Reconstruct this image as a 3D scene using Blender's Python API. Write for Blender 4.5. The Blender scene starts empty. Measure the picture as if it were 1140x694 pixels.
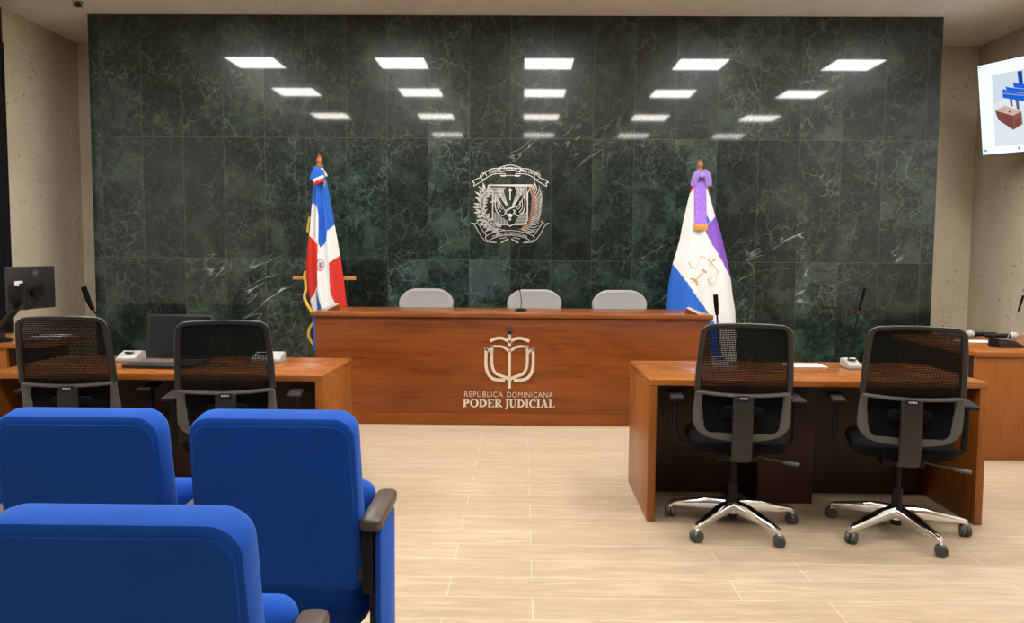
import bpy, bmesh, math, random
from math import sin, cos, pi, radians as R
from mathutils import Vector, Matrix, Euler

random.seed(4)
scene = bpy.context.scene
COL = scene.collection

# ------------------------------------------------------------------ materials
MATS = {}

class NT:
    """Small node-tree builder."""
    def __init__(s, name):
        s.m = bpy.data.materials.new(name); s.m.use_nodes = True
        s.t = s.m.node_tree; s.t.nodes.clear()
        s.out = s.n('ShaderNodeOutputMaterial')
    def n(s, typ, **kw):
        nd = s.t.nodes.new(typ)
        for k, v in kw.items():
            if k.startswith('i_'):
                nd.inputs[k[2:].replace('_', ' ')].default_value = v
            else:
                setattr(nd, k, v)
        return nd
    def l(s, a, b): s.t.links.new(a, b)
    def coord(s): return s.n('ShaderNodeTexCoord').outputs['Object']
    def mapping(s, vec, scale=(1, 1, 1), loc=(0, 0, 0), rot=(0, 0, 0)):
        mp = s.n('ShaderNodeMapping'); s.l(vec, mp.inputs['Vector'])
        mp.inputs['Scale'].default_value = scale; mp.inputs['Location'].default_value = loc
        mp.inputs['Rotation'].default_value = rot
        return mp.outputs[0]
    def noise(s, vec, scale, detail=4, rough=.55, dist=0., out='Fac'):
        nd = s.n('ShaderNodeTexNoise'); s.l(vec, nd.inputs['Vector'])
        nd.inputs['Scale'].default_value = scale; nd.inputs['Detail'].default_value = detail
        nd.inputs['Roughness'].default_value = rough; nd.inputs['Distortion'].default_value = dist
        return nd.outputs[out]
    def ramp(s, fac, stops, interp='LINEAR'):
        nd = s.n('ShaderNodeValToRGB'); s.l(fac, nd.inputs[0]); cr = nd.color_ramp
        cr.interpolation = interp
        while len(cr.elements) < len(stops): cr.elements.new(.5)
        for e, (p, c) in zip(cr.elements, stops):
            e.position = p
            e.color = (c, c, c, 1) if isinstance(c, (int, float)) else (*c, 1)
        return nd.outputs[0]
    def math(s, op, a, b=None, clamp=False):
        nd = s.n('ShaderNodeMath', operation=op, use_clamp=clamp)
        for i, v in enumerate((a, b)):
            if v is None: continue
            if isinstance(v, (int, float)): nd.inputs[i].default_value = v
            else: s.l(v, nd.inputs[i])
        return nd.outputs[0]
    def mix(s, fac, a, b, blend='MIX'):
        nd = s.n('ShaderNodeMix', data_type='RGBA', blend_type=blend)
        for sock, v in ((nd.inputs[0], fac), (nd.inputs[6], a), (nd.inputs[7], b)):
            if isinstance(v, (int, float)): sock.default_value = v
            elif isinstance(v, tuple): sock.default_value = (*v, 1)
            else: s.l(v, sock)
        return nd.outputs[2]
    def bump(s, h, strength=.2, dist=.002):
        nd = s.n('ShaderNodeBump'); nd.inputs['Strength'].default_value = strength
        nd.inputs['Distance'].default_value = dist; s.l(h, nd.inputs['Height'])
        return nd.outputs[0]
    def bsdf(s, color, rough=.5, metal=0., normal=None, **kw):
        b = s.n('ShaderNodeBsdfPrincipled')
        if isinstance(color, tuple): b.inputs['Base Color'].default_value = (*color, 1)
        else: s.l(color, b.inputs['Base Color'])
        if isinstance(rough, (int, float)): b.inputs['Roughness'].default_value = rough
        else: s.l(rough, b.inputs['Roughness'])
        b.inputs['Metallic'].default_value = metal
        if normal is not None: s.l(normal, b.inputs['Normal'])
        for k, v in kw.items(): b.inputs[k.replace('_', ' ')].default_value = v
        s.l(b.outputs[0], s.out.inputs[0])
        return b

def plain(name, color, rough=.5, metal=0., grain=0., gscale=60, **kw):
    """Near-plain surface with a faint procedural mottling."""
    t = NT(name)
    n = t.noise(t.coord(), gscale, 3)
    k = max(grain, .04)
    lo = tuple(c * (1 - k) for c in color); hi = tuple(min(1, c * (1 + k)) for c in color)
    c = t.ramp(n, [(.3, lo), (.7, hi)])
    nrm = t.bump(n, .15, .001) if grain > .08 else None
    t.bsdf(c, rough, metal, nrm, **kw)
    MATS[name] = t.m
    return t.m

def wood(name, lo, hi, axis='X', rough=.32, spec=.4):
    t = NT(name); co = t.coord()
    sc = {'X': (.22, 1, 1), 'Y': (1, .22, 1), 'Z': (1, 1, .22)}[axis]
    v = t.mapping(co, sc)
    n1 = t.noise(v, 3.2, 5, .6, 1.2)
    sc2 = {'X': (.05, 1, 1), 'Y': (1, .05, 1), 'Z': (1, 1, .05)}[axis]
    n2 = t.noise(t.mapping(co, sc2), 55, 4, .6)
    n3 = t.noise(co, 1.1, 2)
    f = t.math('ADD', t.math('MULTIPLY', n1, .62), t.math('MULTIPLY', n2, .38))
    mid = tuple((a + b) / 2 for a, b in zip(lo, hi))
    c = t.ramp(f, [(.33, lo), (.5, mid), (.68, hi)])
    c = t.mix(t.ramp(n3, [(.35, 0.), (.7, .35)]), c, lo)
    t.bsdf(c, t.ramp(n2, [(.3, rough - .05), (.7, rough + .08)]), 0, t.bump(n2, .06, .0008), Specular_IOR_Level=spec)
    MATS[name] = t.m
    return t.m

def emit(name, color, strength):
    t = NT(name)
    e = t.n('ShaderNodeEmission'); e.inputs[0].default_value = (*color, 1); e.inputs[1].default_value = strength
    t.l(e.outputs[0], t.out.inputs[0]); MATS[name] = t.m
    return t.m

wood('wood_bench', (.115, .024, .003), (.29, .076, .008), 'X')
wood('wood_bench_top', (.15, .042, .009), (.31, .10, .022), 'X', .28)
wood('wood_desk_top', (.23, .071, .011), (.35, .118, .019), 'X', .22, .55)
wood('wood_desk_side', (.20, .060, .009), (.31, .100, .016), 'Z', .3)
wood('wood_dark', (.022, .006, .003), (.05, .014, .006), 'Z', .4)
wood('wood_arm', (.05, .036, .027), (.105, .08, .063), 'Y', .35)
wood('wood_pole', (.30, .10, .035), (.48, .2, .08), 'Z', .3)
wood('wood_bar', (.45, .2, .04), (.65, .33, .09), 'X', .35)
plain('black_plastic', (.005, .005, .0053), .55, grain=.12, gscale=300, Specular_IOR_Level=.25)
plain('black_gloss', (.01, .01, .011), .2)
plain('black_fabric', (.004, .004, .0042), .95, grain=.25, gscale=400, Specular_IOR_Level=.1)
plain('grey_plastic', (.072, .076, .077), .42, grain=.1, gscale=300)
plain('dark_grey_plastic', (.0135, .014, .0142), .4, grain=.1, gscale=300)
plain('caster_grey', (.045, .05, .046), .4, grain=.1)
plain('chrome', (.86, .87, .88), .12, 1.)
plain('brushed_metal', (.62, .6, .57), .3, 1., grain=.06)
plain('logo_metal', (.90, .80, .67), .35, .6)
plain('crest_metal', (.85, .83, .78), .35, 1., grain=.06)
plain('crest_copper', (.55, .33, .24), .4, 1., grain=.06)
plain('judge_grey', (.33, .32, .305), .7, grain=.08, gscale=250)
plain('white_plastic', (.38, .375, .36), .4)
plain('paper', (.72, .71, .69), .7)
plain('gold_fringe', (.62, .36, .035), .6, grain=.25, gscale=150)
plain('gold_thread', (.5, .33, .12), .6, grain=.2, gscale=150)
plain('flag_blue', (.012, .12, .55), .75, grain=.1)
plain('flag_navy', (.008, .03, .2), .75, grain=.1)
plain('flag_white', (.74, .745, .745), .75, grain=.05)
plain('flag_red', (.62, .022, .012), .75, grain=.1)
plain('flag_purple', (.2, .075, .48), .6, grain=.1)
plain('sash_purple', (.26, .1, .6), .4, grain=.1)
plain('bow_violet', (.32, .22, .62), .45, grain=.1)
plain('ceiling_paint', (.90, .865, .81), .8, grain=.05, gscale=6)
plain('rear_wall_paint', (.22, .21, .20), .85, grain=.06, gscale=5)
plain('plain_wall', (.66, .65, .62), .85, grain=.06, gscale=5)
plain('door_black', (.008, .008, .009), .5)
plain('red_plastic', (.12, .01, .01), .4)
plain('screen_black', (.008, .011, .016), .22)
plain('keyboard_grey', (.13, .13, .135), .5)
plain('steel_grey', (.33, .33, .33), .35, .7)
plain('brown_plate', (.05, .036, .026), .5)
emit('panel_light', (1, .975, .93), 19)
emit('panel_light_dim', (1, .955, .90), 17)
emit('panel_light_dimmest', (1, .94, .88), 10)
emit('tv_white', (.84, .92, 1.0), 0.6)
emit('tv_picture', (.62, .70, .79), 0.54)
emit('tv_floor', (.72, .77, .83), 0.54)
emit('tv_blue', (.012, .13, .72), 0.5)
emit('tv_blue_dark', (.008, .07, .42), 0.45)
emit('tv_brown', (.22, .075, .06), 0.45)
emit('tv_brown_side', (.30, .11, .09), 0.45)
emit('tv_pink', (.66, .45, .40), 0.5)
emit('tv_grey', (.14, .16, .22), 0.42)
emit('tv_teal', (.1, .5, .55), 0.45)
emit('tag_white', (.8, .8, .8), .55)

def make_blue():
    t = NT('blue_velvet'); co = t.coord()
    n = t.noise(co, 420, 2); n2 = t.noise(co, 7, 3)
    c = t.ramp(n2, [(.3, (.003, .056, .33)), (.7, (.005, .069, .39))])
    t.bsdf(c, .85, 0, t.bump(n, .25, .001), Sheen_Weight=.18, Sheen_Roughness=.4, Sheen_Tint=(.3, .55, 1, 1), Specular_IOR_Level=.2)
    MATS['blue'] = t.m
make_blue()

def make_mesh_fabric():
    t = NT('chair_mesh'); co = t.coord()
    sp = t.n('ShaderNodeSeparateXYZ'); t.l(co, sp.inputs[0])
    def holes(sock, p, duty):
        f = t.math('FRACT', t.math('ADD', t.math('DIVIDE', sock, p), 100.))
        return t.math('GREATER_THAN', f, duty)
    hx = holes(sp.outputs[0], .0062, .70); hz = holes(sp.outputs[2], .0080, .66)
    h = t.math('MULTIPLY', hx, hz)
    b = t.bsdf((.003, .0028, .0027), .8, 0, None, Specular_IOR_Level=.15)
    tr = t.n('ShaderNodeBsdfTransparent'); mx = t.n('ShaderNodeMixShader')
    t.l(h, mx.inputs[0]); t.l(b.outputs[0], mx.inputs[1]); t.l(tr.outputs[0], mx.inputs[2])
    t.l(mx.outputs[0], t.out.inputs[0]); MATS['chair_mesh'] = t.m
make_mesh_fabric()

def make_marble():
    t = NT('green_marble'); co = t.coord()
    sp = t.n('ShaderNodeSeparateXYZ'); t.l(co, sp.inputs[0])
    tx = t.math('DIVIDE', t.math('ADD', sp.outputs[0], 3.727 + 8.), .4)
    tz = t.math('DIVIDE', t.math('ADD', sp.outputs[2], -1.329 + 1.18 * 4), 1.18)
    cmb = t.n('ShaderNodeCombineXYZ'); t.l(t.math('FLOOR', tx), cmb.inputs[0]); t.l(t.math('FLOOR', tz), cmb.inputs[2])
    wn = t.n('ShaderNodeTexWhiteNoise', noise_dimensions='3D'); t.l(cmb.outputs[0], wn.inputs['Vector'])
    off = t.n('ShaderNodeVectorMath', operation='SCALE'); t.l(wn.outputs['Color'], off.inputs[0]); off.inputs['Scale'].default_value = 9.
    add = t.n('ShaderNodeVectorMath', operation='ADD'); t.l(co, add.inputs[0]); t.l(off.outputs[0], add.inputs[1])
    v = add.outputs[0]
    big = t.noise(v, 2.6, 6, .62, .8)
    base = t.ramp(big, [(.30, (.0007, .0026, .0019)), (.5, (.0036, .0110, .0080)), (.66, (.030, .050, .039))])
    fine = t.noise(v, 24, 6, .7, .8)
    base = t.mix(t.ramp(fine, [(.48, 0.), (.74, .7)]), base, (.055, .082, .066))
    def vein(vec, scale, dist, w, detail=5):
        n = t.noise(vec, scale, detail, .55, dist)
        a = t.math('ABSOLUTE', t.math('SUBTRACT', n, .5))
        return t.ramp(a, [(0., 1.), (w, 0.)])
    def crack(scale, warp, w, mo, lo_, amt, col):
        nz = t.n('ShaderNodeTexNoise'); t.l(v, nz.inputs['Vector']); nz.inputs['Scale'].default_value = scale * 1.3; nz.inputs['Detail'].default_value = 5
        sc_ = t.n('ShaderNodeVectorMath', operation='SCALE'); t.l(nz.outputs['Color'], sc_.inputs[0]); sc_.inputs['Scale'].default_value = warp
        ad = t.n('ShaderNodeVectorMath', operation='ADD'); t.l(v, ad.inputs[0]); t.l(sc_.outputs[0], ad.inputs[1])
        vo = t.n('ShaderNodeTexVoronoi', feature='DISTANCE_TO_EDGE'); vo.inputs['Scale'].default_value = scale
        t.l(t.mapping(ad.outputs[0], (1, 1, .8), (0, 0, 0), (0, R(25), 0)), vo.inputs['Vector'])
        ln = t.ramp(vo.outputs['Distance'], [(0., 1.), (w, 0.)])
        mk = t.ramp(t.noise(v, mo, 3), [(lo_, 0.), (lo_ + .2, amt)])
        return t.mix(t.math('MULTIPLY', ln, mk), base, col)
    base = crack(5.5, .22, .035, 3.2, .44, .8, (.10, .142, .118))
    base = crack(12., .12, .06, 5., .46, .7, (.07, .102, .084))
    # bold white veins rising to the right, in a few places
    rv = t.mapping(t.mapping(co, (1, 1, 1), (0, 0, 0), (0, R(30), 0)), (.4, 1, 2.0), (1.3, 0, 2.6))
    v2 = vein(rv, 2.0, .2, .007, 3)
    spots = None
    for (sx, sz, sr) in ((.35, 2.62, .75), (1.25, 1.22, .4), (2.55, 1.25, .6), (3.35, 1.42, .5), (-2.7, 1.2, .6)):
        dd = t.n('ShaderNodeVectorMath', operation='DISTANCE'); t.l(co, dd.inputs[0]); dd.inputs[1].default_value = (sx, 7.95, sz)
        q = t.ramp(t.math('DIVIDE', dd.outputs['Value'], sr), [(.55, 1.), (1., 0.)])
        spots = q if spots is None else t.math('MAXIMUM', spots, q)
    m2 = t.ramp(t.noise(co, 3.1, 2), [(.50, 0.), (.62, .9)])
    base = t.mix(t.math('MULTIPLY', t.math('MULTIPLY', v2, m2), spots), base, (.42, .47, .44))
    # per-slab tone
    tone = t.ramp(wn.outputs['Value'], [(0., .55), (1., 1.4)])
    base = t.mix(1., base, tone, 'MULTIPLY')
    # joints
    def line(sock, w):
        f = t.math('FRACT', sock)
        d = t.math('MINIMUM', f, t.math('SUBTRACT', 1., f))
        return t.math('LESS_THAN', d, w)
    j = t.math('MAXIMUM', line(tx, .0045), line(tz, .0018))
    base = t.mix(t.math('MULTIPLY', j, .6), base, (.10, .12, .10))
    b = t.bsdf(base, .30, 0, None, Specular_IOR_Level=.24, Coat_Weight=1.0, Coat_Roughness=.04, Coat_IOR=1.4)
    MATS['marble'] = t.m
make_marble()

def make_concrete():
    t = NT('pitted_concrete'); co = t.coord()
    n = t.noise(co, 1.6, 5, .6); n2 = t.noise(co, 38, 5, .65)
    c = t.ramp(n, [(.3, (.65, .565, .43)), (.7, (.77, .685, .545))])
    c = t.mix(t.ramp(n2, [(.4, 0.), (.75, .3)]), c, (.44, .375, .29))
    vo = t.n('ShaderNodeTexVoronoi', feature='F1'); vo.inputs['Scale'].default_value = 4.6; t.l(co, vo.inputs['Vector'])
    pit = t.ramp(t.math('ADD', vo.outputs['Distance'], t.math('MULTIPLY', n2, .06)), [(.075, 1.), (.09, 0.)])
    vo2 = t.n('ShaderNodeTexVoronoi', feature='F1'); vo2.inputs['Scale'].default_value = 17; t.l(co, vo2.inputs['Vector'])
    wn = t.ramp(t.noise(co, 3., 2), [(.5, 0.), (.56, 1.)])
    pit2 = t.math('MULTIPLY', t.ramp(vo2.outputs['Distance'], [(.12, 1.), (.16, 0.)]), wn)
    p = t.math('MAXIMUM', pit, pit2)
    c = t.mix(t.math('MULTIPLY', p, .8), c, (.06, .05, .04))
    h = t.math('SUBTRACT', t.math('MULTIPLY', n2, .4), p)
    t.bsdf(c, .85, 0, t.bump(h, .4, .004), Specular_IOR_Level=.2)
    MATS['concrete'] = t.m
make_concrete()

def make_floor():
    t = NT('plank_floor'); co = t.coord()
    br = t.n('ShaderNodeTexBrick', offset=.29, offset_frequency=2)
    t.l(t.mapping(co, (1, 1, 1), (-.05, -.003, 0)), br.inputs['Vector'])
    br.inputs['Scale'].default_value = 1.; br.inputs['Brick Width'].default_value = 1.2
    br.inputs['Row Height'].default_value = .2; br.inputs['Mortar Size'].default_value = .0022
    br.inputs['Mortar Smooth'].default_value = .1; br.inputs['Bias'].default_value = 0
    br.inputs['Color1'].default_value = (.45, .35, .235, 1); br.inputs['Color2'].default_value = (.515, .415, .295, 1)
    br.inputs['Mortar'].default_value = (.56, .48, .37, 1)
    # grain, different on every plank
    sp = t.n('ShaderNodeSeparateXYZ'); t.l(co, sp.inputs[0])
    row = t.math('FLOOR', t.math('DIVIDE', t.math('ADD', sp.outputs[1], -.003), .2))
    cmb = t.n('ShaderNodeCombineXYZ'); t.l(t.math('MULTIPLY', row, 3.7), cmb.inputs[0]); t.l(t.math('MULTIPLY', row, 1.9), cmb.inputs[2])
    add = t.n('ShaderNodeVectorMath', operation='ADD'); t.l(co, add.inputs[0]); t.l(cmb.outputs[0], add.inputs[1])
    n = t.noise(t.mapping(add.outputs[0], (.9, 7, 1)), 3.4, 6, .62, .7)
    n2 = t.noise(t.mapping(add.outputs[0], (1.2, 22, 1)), 6, 4, .6)
    g = t.math('ADD', t.math('MULTIPLY', n, .65), t.math('MULTIPLY', n2, .35))
    c = t.mix(t.ramp(g, [(.40, .72), (.60, 0.)]), br.outputs['Color'], (.33, .245, .165))
    c = t.mix(t.ramp(g, [(.54, 0.), (.70, .4)]), c, (.58, .49, .38))
    c = t.mix(t.math('MULTIPLY', br.outputs['Fac'], .45), c, (.66, .59, .48))
    t.bsdf(c, t.ramp(n, [(.3, .36), (.7, .5)]), 0, t.bump(t.math('SUBTRACT', t.math('MULTIPLY', n2, .2), br.outputs['Fac']), .12, .001), Specular_IOR_Level=.35)
    MATS['floor'] = t.m
make_floor()

# ------------------------------------------------------------------ geometry helpers
def merge(bm, tb, mi=0):
    for f in tb.faces: f.material_index = mi
    me = bpy.data.meshes.new('tmp'); tb.to_mesh(me); bm.from_mesh(me)
    bpy.data.meshes.remove(me); tb.free()

def box(bm, c, s, r=0., seg=2, rot=None, mi=0, taper=None):
    tb = bmesh.new(); bmesh.ops.create_cube(tb, size=1)
    for v in tb.verts:
        k = 1.
        if taper and v.co.z > 0: k = taper
        v.co = Vector((v.co.x * s[0] * k, v.co.y * s[1] * k, v.co.z * s[2]))
    if r > 0:
        bmesh.ops.bevel(tb, geom=tb.edges[:], offset=r, segments=seg, profile=.5, affect='EDGES')
    M = Matrix.Translation(c)
    if rot is not None: M = M @ Euler(rot).to_matrix().to_4x4()
    tb.transform(M); merge(bm, tb, mi)

def slab(bm, x0, x1, y0, y1, z0, z1, r=0., mi=0):
    box(bm, ((x0 + x1) / 2, (y0 + y1) / 2, (z0 + z1) / 2), (x1 - x0, y1 - y0, z1 - z0), r, 2, None, mi)

def sweep(bm, pts, rad, n=10, closed=False, up=None, power=2., mi=0, cap=True):
    """Tube along pts; rad = r | (ru, rv) | list of those. up: fixed section axis."""
    pts = [Vector(p) for p in pts]; N = len(pts); tb = bmesh.new(); rings = []
    prev = None
    for i, p in enumerate(pts):
        a = pts[(i - 1) % N] if (closed or i > 0) else p
        b = pts[(i + 1) % N] if (closed or i < N - 1) else p
        T = (b - a).normalized()
        if up is not None: u = Vector(up)
        elif prev is None: u = Vector((0, 0, 1)) if abs(T.z) < .9 else Vector((1, 0, 0))
        else: u = prev
        u = (u - T * u.dot(T)).normalized(); prev = u; w = T.cross(u)
        r = rad[i] if isinstance(rad, list) else rad
        if isinstance(r, (int, float)): r = (r, r)
        ring = []
        for k in range(n):
            t = 2 * pi * k / n; cx, sx = cos(t), sin(t)
            e = 2. / power
            ring.append(tb.verts.new(p + u * (math.copysign(abs(cx) ** e, cx) * r[0]) + w * (math.copysign(abs(sx) ** e, sx) * r[1])))
        rings.append(ring)
    for i in range(N if closed else N - 1):
        A, B = rings[i], rings[(i + 1) % N]
        for k in range(n):
            tb.faces.new((A[k], A[(k + 1) % n], B[(k + 1) % n], B[k]))
    if not closed and cap:
        tb.faces.new(rings[0][::-1]); tb.faces.new(rings[-1])
    bmesh.ops.recalc_face_normals(tb, faces=tb.faces[:])
    merge(bm, tb, mi)

def lathe(bm, prof, c=(0, 0, 0), n=24, mi=0, rot=None):
    tb = bmesh.new(); rings = []
    for r, z in prof:
        rings.append([tb.verts.new((max(r, 1e-4) * cos(2 * pi * k / n), max(r, 1e-4) * sin(2 * pi * k / n), z)) for k in range(n)])
    for A, B in zip(rings, rings[1:]):
        for k in range(n): tb.faces.new((A[k], A[(k + 1) % n], B[(k + 1) % n], B[k]))
    tb.faces.new(rings[0][::-1]); tb.faces.new(rings[-1])
    bmesh.ops.recalc_face_normals(tb, faces=tb.faces[:])
    M = Matrix.Translation(c)
    if rot is not None: M = M @ Euler(rot).to_matrix().to_4x4()
    tb.transform(M); merge(bm, tb, mi)

def rrect(w, h, r, n=6):
    """Rounded rectangle; r = one radius or (tr, tl, bl, br)."""
    if isinstance(r, (int, float)): r = (r,) * 4
    out = []
    for (sx, sy, a0), q in zip(((1, 1, 0), (-1, 1, 90), (-1, -1, 180), (1, -1, 270)), r):
        q = max(q, .001); cx, cy = sx * (w / 2 - q), sy * (h / 2 - q)
        for k in range(n + 1):
            a = R(a0 + 90 * k / n); out.append((cx + q * cos(a), cy + q * sin(a)))
    return out

def pillow(bm, w, h, r, prof, M=None, n=6, warp=None, mi=0):
    """Rounded-rectangle outline in x,z lofted along y; prof = [(y, inset)]."""
    tb = bmesh.new(); rings = []
    rr = (r,) * 4 if isinstance(r, (int, float)) else r
    for y, ins in prof:
        o = rrect(w - 2 * ins, h - 2 * ins, tuple(max(q - ins, .004) for q in rr), n)
        ring = []
        for x, z in o:
            p = Vector((x, y, z))
            if warp: p = warp(p)
            ring.append(tb.verts.new(p))
        rings.append(ring)
    m = len(rings[0])
    for A, B in zip(rings, rings[1:]):
        for k in range(m): tb.faces.new((A[k], A[(k + 1) % m], B[(k + 1) % m], B[k]))
    tb.faces.new(rings[0][::-1]); tb.faces.new(rings[-1])
    bmesh.ops.recalc_face_normals(tb, faces=tb.faces[:])
    if M is not None: tb.transform(M)
    merge(bm, tb, mi)

def prism(bm, pts, d, M=None, mi=0):
    """Polygon in x,z (ccw) extruded from y=0 to y=-d (towards the viewer side)."""
    tb = bmesh.new()
    A = [tb.verts.new((x, 0, z)) for x, z in pts]; B = [tb.verts.new((x, -d, z)) for x, z in pts]
    n = len(pts)
    tb.faces.new(A); tb.faces.new(B[::-1])
    for k in range(n): tb.faces.new((A[k], A[(k + 1) % n], B[(k + 1) % n], B[k]))
    bmesh.ops.recalc_face_normals(tb, faces=tb.faces[:])
    if M is not None: tb.transform(M)
    merge(bm, tb, mi)

def ribbon(bm, pts, w, d, mi=0, M=None, surf=None):
    """Flat stroke in x,z of width w (number or list) raised by d towards -y."""
    pts = [Vector((p[0], p[1])) for p in pts]; N = len(pts); tb = bmesh.new(); rows = []
    for i, p in enumerate(pts):
        a = pts[max(i - 1, 0)]; b = pts[min(i + 1, N - 1)]
        T = (b - a); T = T.normalized() if T.length > 1e-9 else Vector((1, 0)); nn = Vector((-T.y, T.x))
        k = 1.
        if 0 < i < N - 1:
            t1 = (p - a).normalized(); k = 1 / max(.5, abs(nn.dot(Vector((-t1.y, t1.x)))))
        ww = (w[i] if isinstance(w, list) else w) / 2 * k
        q = [p + nn * ww, p - nn * ww]
        row = []
        for z in q:
            y = surf(z.x, z.y) if surf else 0.
            row.append(tb.verts.new((z.x, y, z.y))); row.append(tb.verts.new((z.x, y - d, z.y)))
        rows.append(row)
    for A, B in zip(rows, rows[1:]):
        for (i, j) in ((0, 1), (1, 3), (3, 2), (2, 0)):
            tb.faces.new((A[i], A[j], B[j], B[i]))
    for q in (rows[0], rows[-1]): tb.faces.new((q[0], q[1], q[3], q[2]))
    bmesh.ops.recalc_face_normals(tb, faces=tb.faces[:])
    if M is not None: tb.transform(M)
    merge(bm, tb, mi)

def arc(cx, cz, r, a0, a1, n=12, rz=None):
    rz = rz or r
    return [(cx + r * cos(R(a0 + (a1 - a0) * k / n)), cz + rz * sin(R(a0 + (a1 - a0) * k / n))) for k in range(n + 1)]

def spline(pts, n=8):
    """Catmull-Rom through the points (any dimension)."""
    P = [Vector(p) for p in pts]; out = []
    for i in range(len(P) - 1):
        p0 = P[max(i - 1, 0)]; p1 = P[i]; p2 = P[i + 1]; p3 = P[min(i + 2, len(P) - 1)]
        for k in range(n):
            t = k / n
            out.append(.5 * ((2 * p1) + (p2 - p0) * t + (2 * p0 - 5 * p1 + 4 * p2 - p3) * t * t + (3 * p1 - p0 - 3 * p2 + p3) * t ** 3))
    out.append(P[-1])
    return out

def obj(name, bm, mats, parent=None, smooth=True, loc=None, rot=None, angle=38):
    me = bpy.data.meshes.new(name); bm.to_mesh(me); bm.free()
    for m in (mats if isinstance(mats, (list, tuple)) else [mats]): me.materials.append(MATS[m])
    if smooth:
        me.polygons.foreach_set('use_smooth', [True] * len(me.polygons))
        me.set_sharp_from_angle(angle=R(angle))
    o = bpy.data.objects.new(name, me); COL.objects.link(o)
    if parent is not None: o.parent = parent
    if loc is not None: o.location = loc
    if rot is not None: o.rotation_euler = rot
    return o

def tag(o, label, cat, group=None, kind=None):
    o['label'] = label; o['category'] = cat
    if group: o['group'] = group
    if kind: o['kind'] = kind
    return o

def thing(name, label, cat, loc=(0, 0, 0), rz=0., group=None):
    o = bpy.data.objects.new(name, None); COL.objects.link(o); o.empty_display_size = .1
    o.location = loc; o.rotation_euler = (0, 0, rz)
    return tag(o, label, cat, group)

def struct(name, bm, mats, smooth=False):
    o = obj(name, bm, mats, smooth=smooth); o['kind'] = 'structure'
    return o

def copy_tree(root, loc, rz, label):
    c = root.copy(); COL.objects.link(c); c.location = loc; c.rotation_euler = (0, 0, rz); c['label'] = label
    for ch in root.children:
        k = ch.copy(); COL.objects.link(k); k.parent = c
        for g in ch.children:
            q = g.copy(); COL.objects.link(q); q.parent = k
    return c

def text_bm(bm, s, size, x, z, d=.004, align='CENTER', rot=0., space=1., mi=0, y=0., bold=0.):
    """Plain lettering (built-in font) as a mesh standing in the x,z plane."""
    cu = bpy.data.curves.new('t', 'FONT'); cu.body = s; cu.size = size; cu.align_x = align
    cu.extrude = d / 2; cu.space_character = space; cu.offset = bold
    o = bpy.data.objects.new('t', cu); COL.objects.link(o)
    bpy.context.view_layer.update()
    dg = bpy.context.evaluated_depsgraph_get()
    me = bpy.data.meshes.new_from_object(o.evaluated_get(dg))
    tb = bmesh.new(); tb.from_mesh(me)
    bpy.data.objects.remove(o); bpy.data.curves.remove(cu); bpy.data.meshes.remove(me)
    tb.transform(Matrix.Translation((x, y - d / 2, z)) @ Matrix.Rotation(-rot, 4, 'Y') @ Matrix.Rotation(pi / 2, 4, 'X'))
    merge(bm, tb, mi)

# ------------------------------------------------------------------ room shell
XL, XR, YB, YM, HC = -4.94, 4.96, 9.05, 7.95, 3.68
YF = -5.0
b = bmesh.new(); slab(b, XL - .3, XR + .3, YF - .2, YB + .2, -.1, 0); struct('floor', b, 'floor')
b = bmesh.new(); slab(b, XL - .3, XR + .3, YF - .2, YB + .2, HC, HC + .1); struct('ceiling', b, 'ceiling_paint')
b = bmesh.new(); slab(b, XL - .2, XR + .2, YB, YB + .2, 0, HC); struct('wall_back', b, 'concrete')
b = bmesh.new(); slab(b, XR, XR + .2, 6.5, YB, 0, HC); slab(b, XR, XR + .2, YF, 6.5, 0, HC, mi=1); struct('wall_right', b, ['concrete', 'plain_wall'])
b = bmesh.new(); slab(b, XL - .2, XL, 7.75, YB, 0, HC); slab(b, XL - .2, XL, YF, 6.55, 0, HC, mi=2)
slab(b, XL - .2, XL, 6.55, 7.75, 3.35, HC, mi=1)
struct('wall_left', b, ['concrete', 'door_black', 'plain_wall'])
b = bmesh.new(); slab(b, XL - .2, XR + .2, YF - .2, YF, 0, HC); struct('wall_rear', b, 'rear_wall_paint')
# tall black door in the left wall
b = bmesh.new(); slab(b, XL - .12, XL - .06, 6.6, 7.7, 0, 3.3, .004); d = struct('door_1', b, 'door_black')
b = bmesh.new()
slab(b, XL - .14, XL + .012, 7.70, 7.75, 0, 3.35); slab(b, XL - .14, XL + .012, 6.55, 6.60, 0, 3.35)
slab(b, XL - .14, XL + .012, 6.60, 7.70, 3.3, 3.35)
obj('door_frame', b, 'door_black', d)
b = bmesh.new(); sweep(b, [(XL - .06, 6.72, 1.0), (XL - .02, 6.72, 1.0), (XL - .02, 6.84, 1.0)], .01); obj('door_handle', b, 'steel_grey', d)
# marble clad wall standing proud of the concrete
b = bmesh.new(); slab(b, -4.23, 4.0, YM, YB - .0, 0, HC - .003); struct('wall_marble', b, 'marble')

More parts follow.
